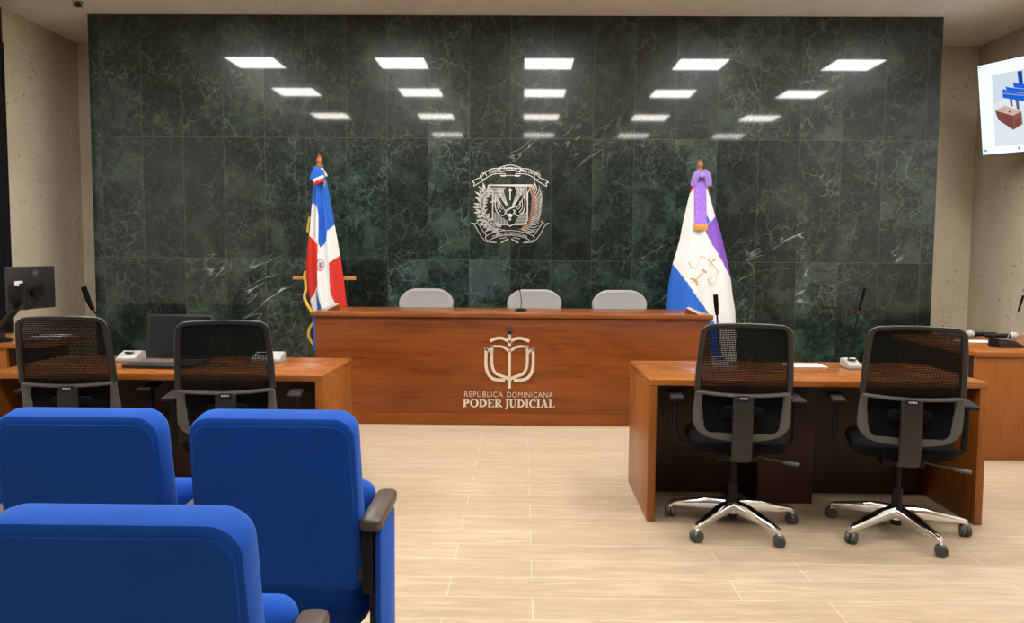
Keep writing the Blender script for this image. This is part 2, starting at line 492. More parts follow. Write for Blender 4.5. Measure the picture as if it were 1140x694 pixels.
# ------------------------------------------------------------------ ceiling lights
rows = [(6.0, 'row nearest the marble'), (4.22, 'second row out from the marble'), (2.18, 'third row out from the marble'), (.12, 'fourth row out from the marble')]
cols = [(-3.235, 'far left'), (-1.467, 'left of centre'), (.29, 'centre'), (2.105, 'right of centre'), (3.925, 'far right')]
lb = bmesh.new(); 
for sx in (-1, 1):
    slab(lb, sx * .3 - .012, sx * .3 + .012, -.312, .312, -.014, 0)
    slab(lb, -.3, .3, sx * .3 - .012, sx * .3 + .012, -.014, 0)
dfb = bmesh.new(); slab(dfb, -.288, .288, -.288, .288, -.009, -.001)
light0 = None
dim = {}
for k_, m_ in ((2, 'panel_light_dim'), (3, 'panel_light_dimmest')):
    dim[k_] = bpy.data.meshes.new('diffuser'); dfb.to_mesh(dim[k_]); dim[k_].materials.append(MATS[m_])
for yi, (ly, rn) in enumerate(rows):
    for ci, (lx, cn) in enumerate(cols):
        if yi == 3 and ci == 0: continue
        lab = f'ceiling light in the {rn}, {cn}'
        if light0 is None:
            light0 = thing('ceiling_light', lab, 'ceiling light', (lx, ly, HC), 0, 'square ceiling lights mirrored in the marble')
            obj('frame', lb, 'white_plastic', light0, False); obj('diffuser', dfb, 'panel_light', light0, False)
        else:
            q = copy_tree(light0, (lx, ly, HC), 0, lab)
            if yi > 1:   # the far rows burn dimmer
                o = [k for k in q.children if k.name.startswith('diffuser')][0]
                o.data = dim[yi]

# ceiling fittings
t = thing('sprinkler', 'dark sprinkler hanging from the ceiling above the left end of the marble', 'sprinkler', (-4.115, 7.57, HC))
b = bmesh.new(); lathe(b, [(.05, -.006), (.055, 0)], n=20); obj('rosette', b, 'white_plastic', t)
b = bmesh.new(); lathe(b, [(.012, -.05), (.03, -.045), (.034, -.02), (.02, -.012), (.018, -.004)], n=16)
for k in range(6):
    a = k * pi / 3; box(b, (.04 * cos(a), .04 * sin(a), -.042), (.022, .008, .003), 0, rot=(0, 0, a))
obj('head', b, 'door_black', t)
for (x, y, w) in ((-3.85, 7.62, 'left'), (-.28, 7.74, 'middle'), (3.31, 7.70, 'right')):
    b = bmesh.new(); lathe(b, [(.026, -.005), (.034, -.003), (.036, 0)], (0, 0, 0), 20)
    o = obj('sprinkler_cover', b, 'ceiling_paint', loc=(x, y, HC))
    tag(o, f'small round cover plate set in the ceiling above the {w} of the marble', 'cover plate', 'round cover plates in the ceiling')

# ------------------------------------------------------------------ coat of arms on the marble
def crest():
    t = thing('mounted_crest', 'round metal coat of arms fixed to the green marble', 'emblem', (-.128, YM - .0005, 1.884))
    S = 1.0; D = .008
    b = bmesh.new()
    # shield outline
    top = .26 * .75; 
    out = [(-.21, .165), (.21, .165)]
    sh = [(-.215, .175), (-.17, .105), (-.17, -.16), (-.155, -.19), (-.12, -.205), (-.03, -.205), (0, -.222), (.03, -.205), (.12, -.205), (.155, -.19), (.17, -.16), (.17, .105), (.215, .175), (-.215, .175)]
    ribbon(b, sh, .011, D)
    # hatched quarters
    for k in range(12):
        z = .15 - k * .0125
        ribbon(b, [(-.165 if z < .1 else -.19, z), (-.045 - max(0, (.15 - z)) * .55, z)], .005, D * .7)
    for k in range(10):
        x = .05 + k * .0125
        ribbon(b, [(x, .165), (x, .165 - .02 - k * .013)], .005, D * .7)
    for k in range(11):
        x = -.155 + k * .0125
        ribbon(b, [(x, -.085 - .008 * k), (x, -.2)], .005, D * .7)
    for k in range(9):
        z = -.19 + k * .0125
        ribbon(b, [(.045 + .007 * k, z), (.165, z)], .005, D * .7)
    # flags and spears in the middle
    for s in (-1, 1):
        for k in range(4):
            ribbon(b, spline([(s * (.13 - .018 * k), .15), (s * (.085 - .012 * k), .05), (s * (.035 - .004 * k), -.02)], 5), .0065, D)
        ribbon(b, [(s * .15, .09), (s * .02, -.12)], .006, D)
        ribbon(b, spline([(s * .14, .08), (s * .145, -.03), (s * .115, -.10), (s * .06, -.115), (s * .035, -.06)], 6), .01, D)
        ribbon(b, spline([(s * .115, .03), (s * .12, -.04), (s * .09, -.085)], 6), .007, D)
        ribbon(b, spline([(s * .095, .02), (s * .1, -.03), (s * .075, -.06)], 6), .006, D)
    # cross, book, tassel
    ribbon(b, [(0, .15), (0, .03)], .012, D * 1.2); ribbon(b, [(-.018, .125), (.018, .125)], .01, D * 1.2)
    ribbon(b, [(-.05, -.078), (0, -.05), (.065, -.022)], .013, D * 1.4)
    lathe(b, [(.018, 0), (.02, .004), (.012, .009)], (0, 0, -.12), 14, rot=(pi / 2, 0, 0))
    lathe(b, [(.012, 0), (.013, .004), (.008, .009)], (0, 0, -.155), 12, rot=(pi / 2, 0, 0))
    obj('shield', b, 'crest_metal', t)
    # laurel branch
    b = bmesh.new(); rnd = random.Random(3)
    stem = spline([(-.05, -.26), (-.15, -.235), (-.235, -.165), (-.275, -.06), (-.275, .04), (-.235, .11)], 8)
    ribbon(b, stem, .006, D)
    def leaf(x, z, a, l, w):
        p = []
        for k in range(7):
            q = k / 6; p.append((l * q, w * sin(pi * q ** .8)))
        p = p + [(x_, -z_) for x_, z_ in p[-2:0:-1]]
        prism(b, [(x + u * cos(a) - v * sin(a), z + u * sin(a) + v * cos(a)) for u, v in p][::1], D)
    for i in range(4, len(stem), 3):
        p = stem[i]; q = stem[i - 1]; a = math.atan2(p.y - q.y, p.x - q.x)
        for da in (-1.35, -.75, .75, 1.35, .0):
            aa = a + da + rnd.uniform(-.2, .2)
            leaf(p.x + .014 * cos(aa), p.y + .014 * sin(aa), aa, rnd.uniform(.055, .085) * (.75 if abs(da) > .3 and (da < 0) else 1), rnd.uniform(.008, .011))
    ribbon(b, [(-.19, .01), (-.14, .03), (-.12, .027)], .01, D)
    obj('laurel_branch', b, 'crest_metal', t)
    # palm branch
    b = bmesh.new()
    stem = spline([(.09, -.255), (.17, -.225), (.215, -.15), (.24, -.05), (.245, .05), (.215, .15)], 9)
    ribbon(b, stem, .008, D, 1)
    for i in range(3, len(stem), 2):
        p = stem[i]; q = stem[i - 1]; a = math.atan2(p.y - q.y, p.x - q.x)
        l = .115 if i < len(stem) - 8 else .085
        ribbon(b, [(p.x, p.y), (p.x + l * .6 * cos(a - .75), p.y + l * .6 * sin(a - .75)), (p.x + l * 1.05 * cos(a - .5), p.y + l * 1.05 * sin(a - .5))], [.008, .007, .002], D)
        ribbon(b, [(p.x, p.y), (p.x + l * .45 * cos(a + .7), p.y + l * .45 * sin(a + .7)), (p.x + l * .75 * cos(a + .5), p.y + l * .75 * sin(a + .5))], [.009, .008, .002], D, 1)
    obj('palm_branch', b, ['crest_metal', 'crest_copper'], t)
    # upper ribbon
    b = bmesh.new()
    ribbon(b, [(-.10, .27), (.10, .27)], .005, D); 
    ribbon(b, spline([(-.115, .31), (-.1, .335), (0, .342), (.1, .335), (.115, .31)], 6), .006, D)
    ribbon(b, spline([(-.105, .345), (0, .372), (.105, .345)], 6), .006, D)
    ribbon(b, spline([(-.095, .30), (0, .322), (.095, .30)], 6), .006, D)
    for s in (-1, 1):
        ribbon(b, [(s * .105, .345), (s * .095, .30)], .006, D)
        ribbon(b, spline([(s * .09, .335), (s * .17, .335), (s * .24, .30), (s * .285, .25)], 6), .006, D)
        ribbon(b, spline([(s * .05, .285), (s * .15, .285), (s * .22, .255), (s * .26, .22)], 6), .006, D)
        ribbon(b, [(s * .285, .25), (s * .33, .235), (s * .375, .205)], .006, D)
        ribbon(b, [(s * .26, .22), (s * .315, .19), (s * .355, .165)], .006, D)
        ribbon(b, [(s * .375, .205), (s * .35, .2), (s * .355, .165)], .006, D)
        ribbon(b, arc(s * .262, .262, .03, 0, 300, 12), .006, D)
        ribbon(b, [(s * .05, .285), (s * .05, .265), (s * .09, .265)], .006, D)
    text_bm(b, 'DIOS', .042, -.16, .295, D, rot=.18); text_bm(b, 'PATRIA', .040, 0, .323, D); text_bm(b, 'LIBERTAD', .034, .16, .296, D, rot=-.2)
    obj('upper_ribbon', b, 'crest_metal', t)
    # lower ribbon
    b = bmesh.new()
    ribbon(b, spline([(-.20, -.30), (-.1, -.272), (0, -.262), (.1, -.272), (.20, -.30)], 6), .006, D)
    ribbon(b, spline([(-.175, -.345), (-.09, -.318), (0, -.308), (.09, -.318), (.175, -.345)], 6), .006, D)
    for s in (-1, 1):
        ribbon(b, spline([(s * .20, -.30), (s * .24, -.33), (s * .215, -.365), (s * .175, -.345)], 6), .006, D)
        ribbon(b, spline([(s * .235, -.375), (s * .29, -.31), (s * .34, -.22), (s * .38, -.19)], 6), .006, D)
        ribbon(b, spline([(s * .19, -.37), (s * .13, -.385), (s * .235, -.375)], 4), .006, D)
        ribbon(b, spline([(s * .225, -.32), (s * .27, -.26), (s * .31, -.2)], 6), .006, D)
        ribbon(b, [(s * .38, -.19), (s * .335, -.2), (s * .31, -.165), (s * .31, -.2)], .006, D)
        ribbon(b, [(s * .015, -.345), (s * .085, -.385)], .012, D); ribbon(b, [(s * .03, -.33), (s * .10, -.345)], .006, D)
    s = 'REPUBLICA DOMINICANA'
    for i, ch in enumerate(s):
        if ch == ' ': continue
        u = (i - (len(s) - 1) / 2) / len(s) * .335
        text_bm(b, ch, .034, u, -.303 - u * u * 1.25, D, rot=-u * 2.2)
    obj('lower_ribbon', b, 'crest_metal', t)
crest()

# ------------------------------------------------------------------ judges' bench
def serif_word(bm, word, x0, x1, z0, h, d):
    """Bold display-serif capitals drawn stroke by stroke."""
    T, N = .215, .075   # thick and thin strokes (cap height = 1)
    def st(x, w=T): return ('poly', [(x - w / 2, 0), (x + w / 2, 0), (x + w / 2, 1), (x - w / 2, 1)])
    def sf(x, z, w): return ('poly', [(x - w / 2, z), (x + w / 2, z), (x + w / 2, z + .07), (x - w / 2, z + .07)])
    def bowl(x, z0_, z1_, w):  # right hand bowl, swelling
        n = 14; p = []; ww = []
        for k in range(n + 1):
            a = R(90 - 180 * k / n); p.append((x + (w - T / 2) * cos(a), (z0_ + z1_) / 2 + ((z1_ - z0_) / 2 - N / 2) * sin(a)))
            ww.append(N + (T - N) * abs(cos(a)) ** 1.3)
        return ('rib', p, ww)
    def ring(x, w):
        n = 28; p = []; ww = []
        for k in range(n + 1):
            a = 2 * pi * k / n; p.append((x + (w - T / 2) * cos(a), .5 + (.5 - N / 2 + .02) * sin(a))); ww.append(N + (T - N) * abs(cos(a)) ** 1.3)
        return ('rib', p, ww)
    G = {
        'P': (.74, [st(.20), sf(.20, 0, .44), sf(.2, .93, .4), bowl(.24, .40, 1, .46)]),
        'O': (.94, [ring(.47, .46)]),
        'D': (.90, [st(.20), sf(.16, 0, .3), sf(.16, .93, .3), bowl(.22, 0, 1, .64)]),
        'E': (.74, [st(.20), sf(.36, 0, .66), sf(.36, .93, .64), sf(.38, .47, .4), ('poly', [(.62, 0), (.7, 0), (.72, .26), (.66, .26)]), ('poly', [(.60, 1), (.68, 1), (.68, .76), (.62, .76)])]),
        'R': (.84, [st(.20), sf(.20, 0, .42), sf(.2, .93, .4), bowl(.24, .44, 1, .46), ('rib', [(.36, .5), (.56, .2), (.86, .03)], [T * .8, T, N])]),
        'J': (.46, [('rib', [(.28, 1), (.28, .1), (.22, -.14), (.02, -.24)], [T, T, T * .8, N]), sf(.28, .93, .42)]),
        'U': (.90, [('rib', [(.20, 1), (.20, .32), (.27, .1), (.46, .03), (.62, .1), (.70, .32), (.70, 1)], [T, T, T * .9, N * 1.4, N, N, N]), sf(.20, .93, .42), sf(.70, .93, .32)]),
        'I': (.42, [st(.21), sf(.21, 0, .42), sf(.21, .93, .42)]),
        'C': (.84, [('rib', arc(.48, .5, .35, 48, 312, 22, .46), [N + (T - N) * abs(cos(R(48 + 264 * k / 22))) ** 1.3 for k in range(23)]), ('poly', [(.70, .74), (.78, .70), (.78, 1), (.73, 1)])]),
        'A': (.92, [('rib', [(.13, 0), (.45, 1)], N * 1.2), ('rib', [(.72, 0), (.43, 1)], T), sf(.13, 0, .3), sf(.72, 0, .44), ('poly', [(.22, .28), (.64, .28), (.64, .35), (.22, .35)])]),
        'L': (.70, [st(.20), sf(.34, 0, .66), sf(.2, .93, .42), ('poly', [(.60, 0), (.68, 0), (.70, .3), (.64, .3)])]),
        ' ': (.30, []),
    }
    adv = [G[c][0] + .03 for c in word]; tot = sum(adv); k = (x1 - x0) / tot; x = x0
    for c, a in zip(word, adv):
        for g in G[c][1]:
            if g[0] == 'poly':
                pts = [(x + px * k, z0 + pz * h) for px, pz in g[1]]
                area = sum(p[0] * q[1] - q[0] * p[1] for p, q in zip(pts, pts[1:] + pts[:1]))
                prism(bm, pts if area > 0 else pts[::-1], d)
            else:
                w = g[2]; w = [q * k for q in w] if isinstance(w, list) else w * k
                ribbon(bm, [(x + px * k, z0 + pz * h) for px, pz in g[1]], w, d)
        x += a * k

def bench():
    X0, X1, Y0, Y1 = -1.678, 1.511, 6.5, 7.14
    t = thing('judges_bench', "long reddish wooden judges' bench with metal lettering before the marble wall", 'bench', (0, 0, 0))
    b = bmesh.new(); slab(b, X0, X1, Y0, Y0 + .03, .095, .880, .002); obj('front_panel', b, 'wood_bench', t)
    b = bmesh.new(); slab(b, X0 + .004, X1 - .004, Y0 - .008, Y0 + .02, 0, .0945, .003); obj('plinth', b, 'wood_bench', t)
    b = bmesh.new(); slab(b, X0 - .03, X1 + .02, Y0 - .03, Y1, .880, .915, .005); obj('worktop', b, 'wood_bench_top', t)
    for x in (X0, X1 - .04):
        b = bmesh.new(); slab(b, x, x + .04, Y0 + .031, Y1 - .02, 0, .8795, .002); obj('side_panel', b, 'wood_desk_side', t)
    cx, y = -.1, Y0 - .0005
    # book and torch emblem
    b = bmesh.new(); W = .026; D = .012
    def S(pts, w=W): ribbon(b, [(cx + px, pz) for px, pz in pts], w, D)
    S([(0, .625), (0, .395)], .022); S([(0, .366), (0, .305)], .024)
    S([(0, .768), (0, .652)], .022)
    for s in (-1, 1):
        S(spline([(0, .682), (s * .05, .710), (s * .10, .712), (s * .158, .690)], 6), .023)          # beam
        S(spline([(s * .004, .604), (s * .04, .636), (s * .08, .647), (s * .150, .647)], 6), .019)   # page tops
        S(spline([(s * .142, .654), (s * .142, .50), (s * .115, .432), (s * .07, .408), (s * .03, .394), (0, .372)], 6), .022)
        S(spline([(s * .150, .590), (s * .166, .614), (s * .194, .624)], 4), .018)
        S(spline([(s * .189, .632), (s * .189, .48), (s * .16, .405), (s * .11, .376), (s * .035, .372)], 6), .024)
    obj('emblem', b, 'logo_metal', t, loc=(0, y, 0))
    b = bmesh.new()
    prism(b, [(cx - .026, .775), (cx - .008, .745), (cx + .008, .745), (cx + .026, .775), (cx + .02, .8), (cx, .825), (cx - .018, .8)], .012)
    obj('emblem_flame', b, 'brown_plate', t, loc=(0, y, 0))
    for wd, xa, xb in (('REPÚBLICA', -.463, -.152), ('DOMINICANA', -.118, .253)):
        b = bmesh.new(); text_bm(b, wd, .063, 0, .232, .006, space=1.12, bold=-.0009)
        lo = min(v.co.x for v in b.verts); hi = max(v.co.x for v in b.verts); k = (xb - xa) / (hi - lo)
        for v in b.verts: v.co.x = xa + (v.co.x - lo) * k
        obj('small_lettering', b, 'logo_metal', t, loc=(0, y, 0))
    for wd, xa, xb in (('PODER', -.477, -.155), ('JUDICIAL', -.135, .270)):
        b = bmesh.new(); serif_word(b, wd, xa, xb, .150, .063, .010)
        obj('bold_lettering', b, 'logo_metal', t, loc=(0, y, 0))
bench()

def wedge(x, y, rz, label):
    b = bmesh.new()
    prism(b, [(-.055, 0), (.055, 0), (.04, .012), (-.048, .052)], .16)
    for f in b.faces: f.material_index = 1 if f.normal.z > .5 else 0
    o = obj('name_plate', b, ['wood_bench', 'white_plastic'], loc=(x, y, .916), rot=(0, 0, rz), smooth=False)
    tag(o, label, 'name plate', 'wedges on the bench ends')
wedge(-1.565, 6.66, R(200), "small brown and white wedge on the left end of the judges' bench")
wedge(1.42, 6.66, R(-20), "small brown and white wedge on the right end of the judges' bench")

def gooseneck(parent, pts, r=.004, head_r=.009, head_n=4, ring=False, m='black_plastic'):
    P = spline(pts, 8)
    n = len(P); cut = int(n * .70)
    b = bmesh.new(); sweep(b, P[:cut + 1], r, 8); obj('gooseneck', b, m, parent)
    b = bmesh.new(); sweep(b, P[cut:], [head_r * (.75 + .25 * min(1, k / 3)) for k in range(n - cut)], 10); obj('microphone_head', b, 'black_fabric', parent)
    if ring:
        b = bmesh.new(); q = P[cut - 1]; e = P[cut]; sweep(b, [q, e], head_r * .85, 10); obj('light_ring', b, 'red_plastic', parent)

t = thing('gooseneck_microphone', "thin black gooseneck microphone on the judges' bench before the middle chair", 'microphone', (-.012, 6.78, .916))
b = bmesh.new(); lathe(b, [(.05, 0), (.05, .012), (.03, .02), (.008, .024)], n=20); obj('base', b, 'black_plastic', t)
gooseneck(t, [(0, 0, .02), (.002, 0, .09), (-.008, 0, .16), (-.014, -.01, .208)], .0032, .006)

# ------------------------------------------------------------------ judges' chairs
def judge_chair(loc, rz, label):
    t = thing('judge_chair', label, 'chair', loc, rz, "grey chairs behind the judges' bench")
    # faces -y
    def warp(p):
        q = p.copy(); k = (p.z + .31) / .62
        q.x *= 1.05 - .5 * max(0, .82 - k)
        q.y += .35 * p.x * p.x * -1 + .05 * k
        return q
    b = bmesh.new()
    pillow(b, .50, .62, (.16, .16, .09, .09), [(-.028, .05), (-.035, .02), (-.028, .006), (0, 0), (.02, .006), (.028, .03)], Matrix.Translation((0, .24, .755)), 8, warp)
    obj('backrest', b, 'judge_grey', t)
    b = bmesh.new(); pillow(b, .50, .48, .09, [(-.04, .03), (-.03, .006), (0, 0), (.03, .006), (.04, .03)], Matrix.Translation((0, 0, .47)) @ Matrix.Rotation(pi / 2, 4, 'X'), 6)
    obj('seat', b, 'judge_grey', t)
    b = bmesh.new(); sweep(b, [(0, .10, .40), (0, .27, .42), (0, .30, .50), (0, .30, .72)], (.012, .035), 10, up=(0, 1, 0) and None); obj('back_support', b, 'black_plastic', t)
    b = bmesh.new(); sweep(b, [(0, 0, .08), (0, 0, .43)], .025, 14); obj('gas_lift', b, 'black_plastic', t)
    b = bmesh.new()
    for k in range(5):
        a = R(18 + 72 * k); sweep(b, [(0, 0, .10), (.29 * cos(a), .29 * sin(a), .07)], [(.022, .03), (.014, .018)], 10, up=(0, 0, 1))
    obj('star_base', b, 'chrome', t)
    for k in range(5):
        a = R(18 + 72 * k); b = bmesh.new()
        box(b, (.29 * cos(a), .29 * sin(a), .03), (.05, .05, .06), .02, 3, rot=(0, 0, a)); obj('caster', b, 'black_plastic', t)
    for s in (-1, 1):
        b = bmesh.new(); sweep(b, [(s * .2, .02, .42), (s * .29, .02, .43), (s * .3, .02, .60)], .014, 10); box(b, (s * .3, 0, .615), (.06, .24, .03), .012, 2); obj('armrest', b, 'black_plastic', t)
    return t
judge_chair((-.893, 7.24, 0), 0, "leftmost of the three grey chairs showing above the judges' bench")
judge_chair((.111, 7.24, 0), 0, "middle grey chair of the three above the judges' bench, behind the thin microphone")
judge_chair((.90, 7.24, 0), 0, "grey chair above the judges' bench, nearest the white and purple flag")

# ------------------------------------------------------------------ flags
def interp(tab, z):
    if z >= tab[0][1]: return tab[0][0]
    for (x0, z0), (x1, z1) in zip(tab, tab[1:]):
        if z >= z1: return x0 + (x1 - x0) * (z0 - z) / (z0 - z1)
    return tab[-1][0]
def inside(p, poly):
    x, z = p; c = False; n = len(poly)
    for i in range(n):
        x0, z0 = poly[i]; x1, z1 = poly[i - 1]
        if (z0 > z) != (z1 > z) and x < (x1 - x0) * (z - z0) / (z1 - z0) + x0: c = not c
    return c

def cloth_surface(Lt, Rt, ztop, zbot, nf, amp, ph):
    def front(x, z):
        L, Rr = interp(Lt, z), interp(Rt, z)
        u = min(1, max(0, (x - L) / (Rr - L)))
        dep = .30 * (Rr - L) + .01
        k = min(1, (ztop - z) / .5)
        return -dep * sin(pi * u) ** .6 * .8 - amp * k * sin(pi * u) * cos(2 * pi * nf * u + ph + .5 * z)
    return front

def cloth(name, parent, Lt, Rt, ztop, zbot, colors, default, mats, front, nu=110, nz=190, yoff=0., scallop=0.):
    bm = bmesh.new(); rows = []
    for j in range(nz + 1):
        z = ztop + (zbot - ztop) * j / nz; L, Rr = interp(Lt, z), interp(Rt, z); row = []
        for i in range(nu + 1):
            u = .5 - .5 * cos(pi * i / nu); x = L + (Rr - L) * u
            row.append(bm.verts.new((x, front(x, z) + yoff, z)))
        for i in range(1, 24):
            u = 1 - i / 24; x = L + (Rr - L) * u
            row.append(bm.verts.new((x, .16 * (Rr - L) * sin(pi * u) ** .6 + yoff, z)))
        rows.append(row)
    m = len(rows[0])
    for A, B in zip(rows, rows[1:]):
        for k in range(m):
            f = bm.faces.new((A[k], A[(k + 1) % m], B[(k + 1) % m], B[k]))
            c = f.calc_center_median(); mi = default
            for poly, q in colors:
                if inside((c.x, c.z), poly): mi = q
            f.material_index = mi
    bm.faces.new(rows[0]); bm.faces.new(rows[-1][::-1])
    bmesh.ops.recalc_face_normals(bm, faces=bm.faces[:])
    return obj(name, bm, mats, parent, angle=80)

def pole(parent, H, base=True):
    b = bmesh.new(); sweep(b, [(0, 0, .05), (0, 0, H)], .014, 14); obj('pole', b, 'wood_pole', parent)
    b = bmesh.new(); lathe(b, [(.014, 0), (.03, .005), (.03, .03), (.02, .04), (.026, .055), (.028, .075), (.018, .095), (.012, .10), (.016, .112), (.004, .12)], (0, 0, H - .005), 18); obj('finial', b, 'wood_pole', parent)
    b = bmesh.new(); lathe(b, [(.17, 0), (.17, .02), (.12, .04), (.04, .06), (.025, .12), (.018, .125)], n=32); obj('base', b, 'wood_pole', parent)

def flag_left():
    t = thing('national_flag', 'red, white and blue flag with gold fringe hanging at the left end of the bench', 'flag', (-1.872, 7.47, 0))
    pole(t, 2.17)
    b = bmesh.new(); slab(b, -.285, .306, .09, .115, 1.137, 1.172, .005); obj('crossbar', b, 'wood_bar', t)
    Lt = [(-.025, 2.165), (-.051, 2.059), (-.065, 1.937), (-.08, 1.773), (-.095, 1.608), (-.115, 1.443), (-.122, 1.236), (-.115, 1.07), (-.10, .946), (-.075, .846), (-.07, .48)]
    Rt = [(.024, 2.165), (.065, 2.06), (.088, 1.938), (.112, 1.799), (.135, 1.651), (.167, 1.47), (.191, 1.322), (.214, 1.156), (.238, .949), (.248, .849), (.27, .48)]
    fr = cloth_surface(Lt, Rt, 2.165, .48, 2.4, .030, .4)
    B, W, Rd = 0, 1, 2
    cols = [([(-.5, 1.62), (.5, 1.62), (.5, .3), (-.5, .3)], W),
            ([(-.09, 1.79), (-.06, 1.845), (-.012, 1.815), (.004, 1.732), (.001, 1.455), (-.2, 1.5)], W),
            ([(.002, 1.9), (.002, 1.49), (.017, 1.44), (.084, 1.503), (.087, 1.593), (.127, 1.634), (.15, 1.62), (.09, 1.95)], B),
            ([(.085, 1.593), (.135, 1.648), (.25, 1.5), (.2, 1.37), (.099, 1.296), (.076, 1.486)], W),
            ([(.099, 1.296), (.191, 1.372), (.35, 1.2), (.35, .3), (.19, .3), (.185, .86), (.105, 1.031)], Rd),
            ([(-.3, 1.54), (-.1, 1.55), (.001, 1.469), (-.003, 1.088), (-.054, 1.004), (-.104, .937), (-.3, .98)], Rd),
            ([(-.02, 1.055), (.037, .864), (.05, .3), (-.025, .3), (-.022, .863)], B),
            ([(-.4, .90), (-.02, .84), (-.02, .3), (-.4, .3)], B)]
    cloth('flag_cloth', t, Lt, Rt, 2.165, .48, cols, B, ['flag_blue', 'flag_white', 'flag_red'], fr)
    # wreath crest on the white field
    b = bmesh.new(); sf = lambda x, z: fr(x, z) - .002
    rnd = random.Random(2)
    for k in range(18):
        a = 2 * pi * k / 18; x, z = .022 + .024 * cos(a), 1.279 + .05 * sin(a)
        ribbon(b, [(x - .006, z - .006), (x, z), (x + .007 * cos(a), z + .008)], .005, .002, k % 2, surf=sf)
    ribbon(b, [(.012, 1.30), (.012, 1.262), (.022, 1.25), (.032, 1.262), (.032, 1.30), (.012, 1.30)], .005, .002, 0, surf=sf)
    ribbon(b, [(.022, 1.298), (.022, 1.256)], .006, .002, 1, surf=sf)
    obj('wreath_crest', b, ['flag_red', 'flag_navy'], t)
    # second, fringed edge of cloth showing behind on the left
    L2 = [(-.03, 2.12), (-.075, 1.9), (-.096, 1.75), (-.112, 1.6), (-.134, 1.44), (-.150, 1.236), (-.142, 1.07), (-.118, .946), (-.105, .85), (-.10, .70), (-.112, .60), (-.09, .5)]
    R2 = [(.0, 2.12), (.02, 1.7), (.04, 1.2), (.06, .5)]
    f2 = cloth_surface(L2, R2, 2.12, .5, 1.0, .012, 0)
    cloth('rear_cloth', t, L2, R2, 2.12, .5, [([(-.5, 1.72), (.5, 1.72), (.5, 1.6), (-.5, 1.56)], 2), ([(-.5, 1.585), (.5, 1.585), (.5, 1.2), (-.5, 1.2)], 1), ([(-.5, 1.2), (.5, 1.2), (.5, 1.0), (-.5, 1.0)], 1)], 0, ['flag_navy', 'flag_red', 'gold_fringe'], f2, 30, 120, .055)
    b = bmesh.new()
    path = [(-.15, .04, 1.22), (-.158, .03, 1.17), (-.146, .02, 1.12), (-.138, .0, 1.05), (-.145, -.03, .985), (-.115, -.055, .92), (-.075, -.07, .86), (-.065, -.07, .82)]
    sweep(b, spline(path, 6), (.013, .006), 8)
    obj('fringe', b, 'gold_fringe', t); b = bmesh.new()
    path = [(-.07, .0, .74), (-.105, .0, .69), (-.118, .0, .63), (-.10, .0, .575), (-.065, 0, .53)]
    sweep(b, spline(path, 6), (.013, .007), 8)
    obj('fringe', b, 'gold_fringe', t); b = bmesh.new()
    path = [(-.103, .03, 1.72), (-.118, .03, 1.64), (-.124, .03, 1.58)]
    sweep(b, spline(path, 4), (.010, .006), 8)
    obj('fringe', b, 'gold_fringe', t)
    # folded ribbon bow under the finial
    b = bmesh.new()
    box(b, (-.005, -.075, 2.10), (.105, .03, .125), .012, 2, rot=(.1, .42, 0))
    box(b, (.012, -.092, 2.062), (.108, .014, .026), .004, 2, rot=(.1, -.42, 0), mi=1)
    box(b, (.019, -.094, 2.036), (.106, .014, .026), .004, 2, rot=(.1, -.42, 0), mi=2)
    box(b, (.055, -.05, 2.125), (.022, .012, .09), .004, 2, rot=(0, -.55, 0), mi=1)
    box(b, (.062, -.06, 2.02), (.012, .012, .05), .004, 2, rot=(0, .1, 0), mi=3)
    obj('ribbon_bow', b, ['flag_blue', 'flag_white', 'flag_red', 'gold_fringe'], t)
flag_left()

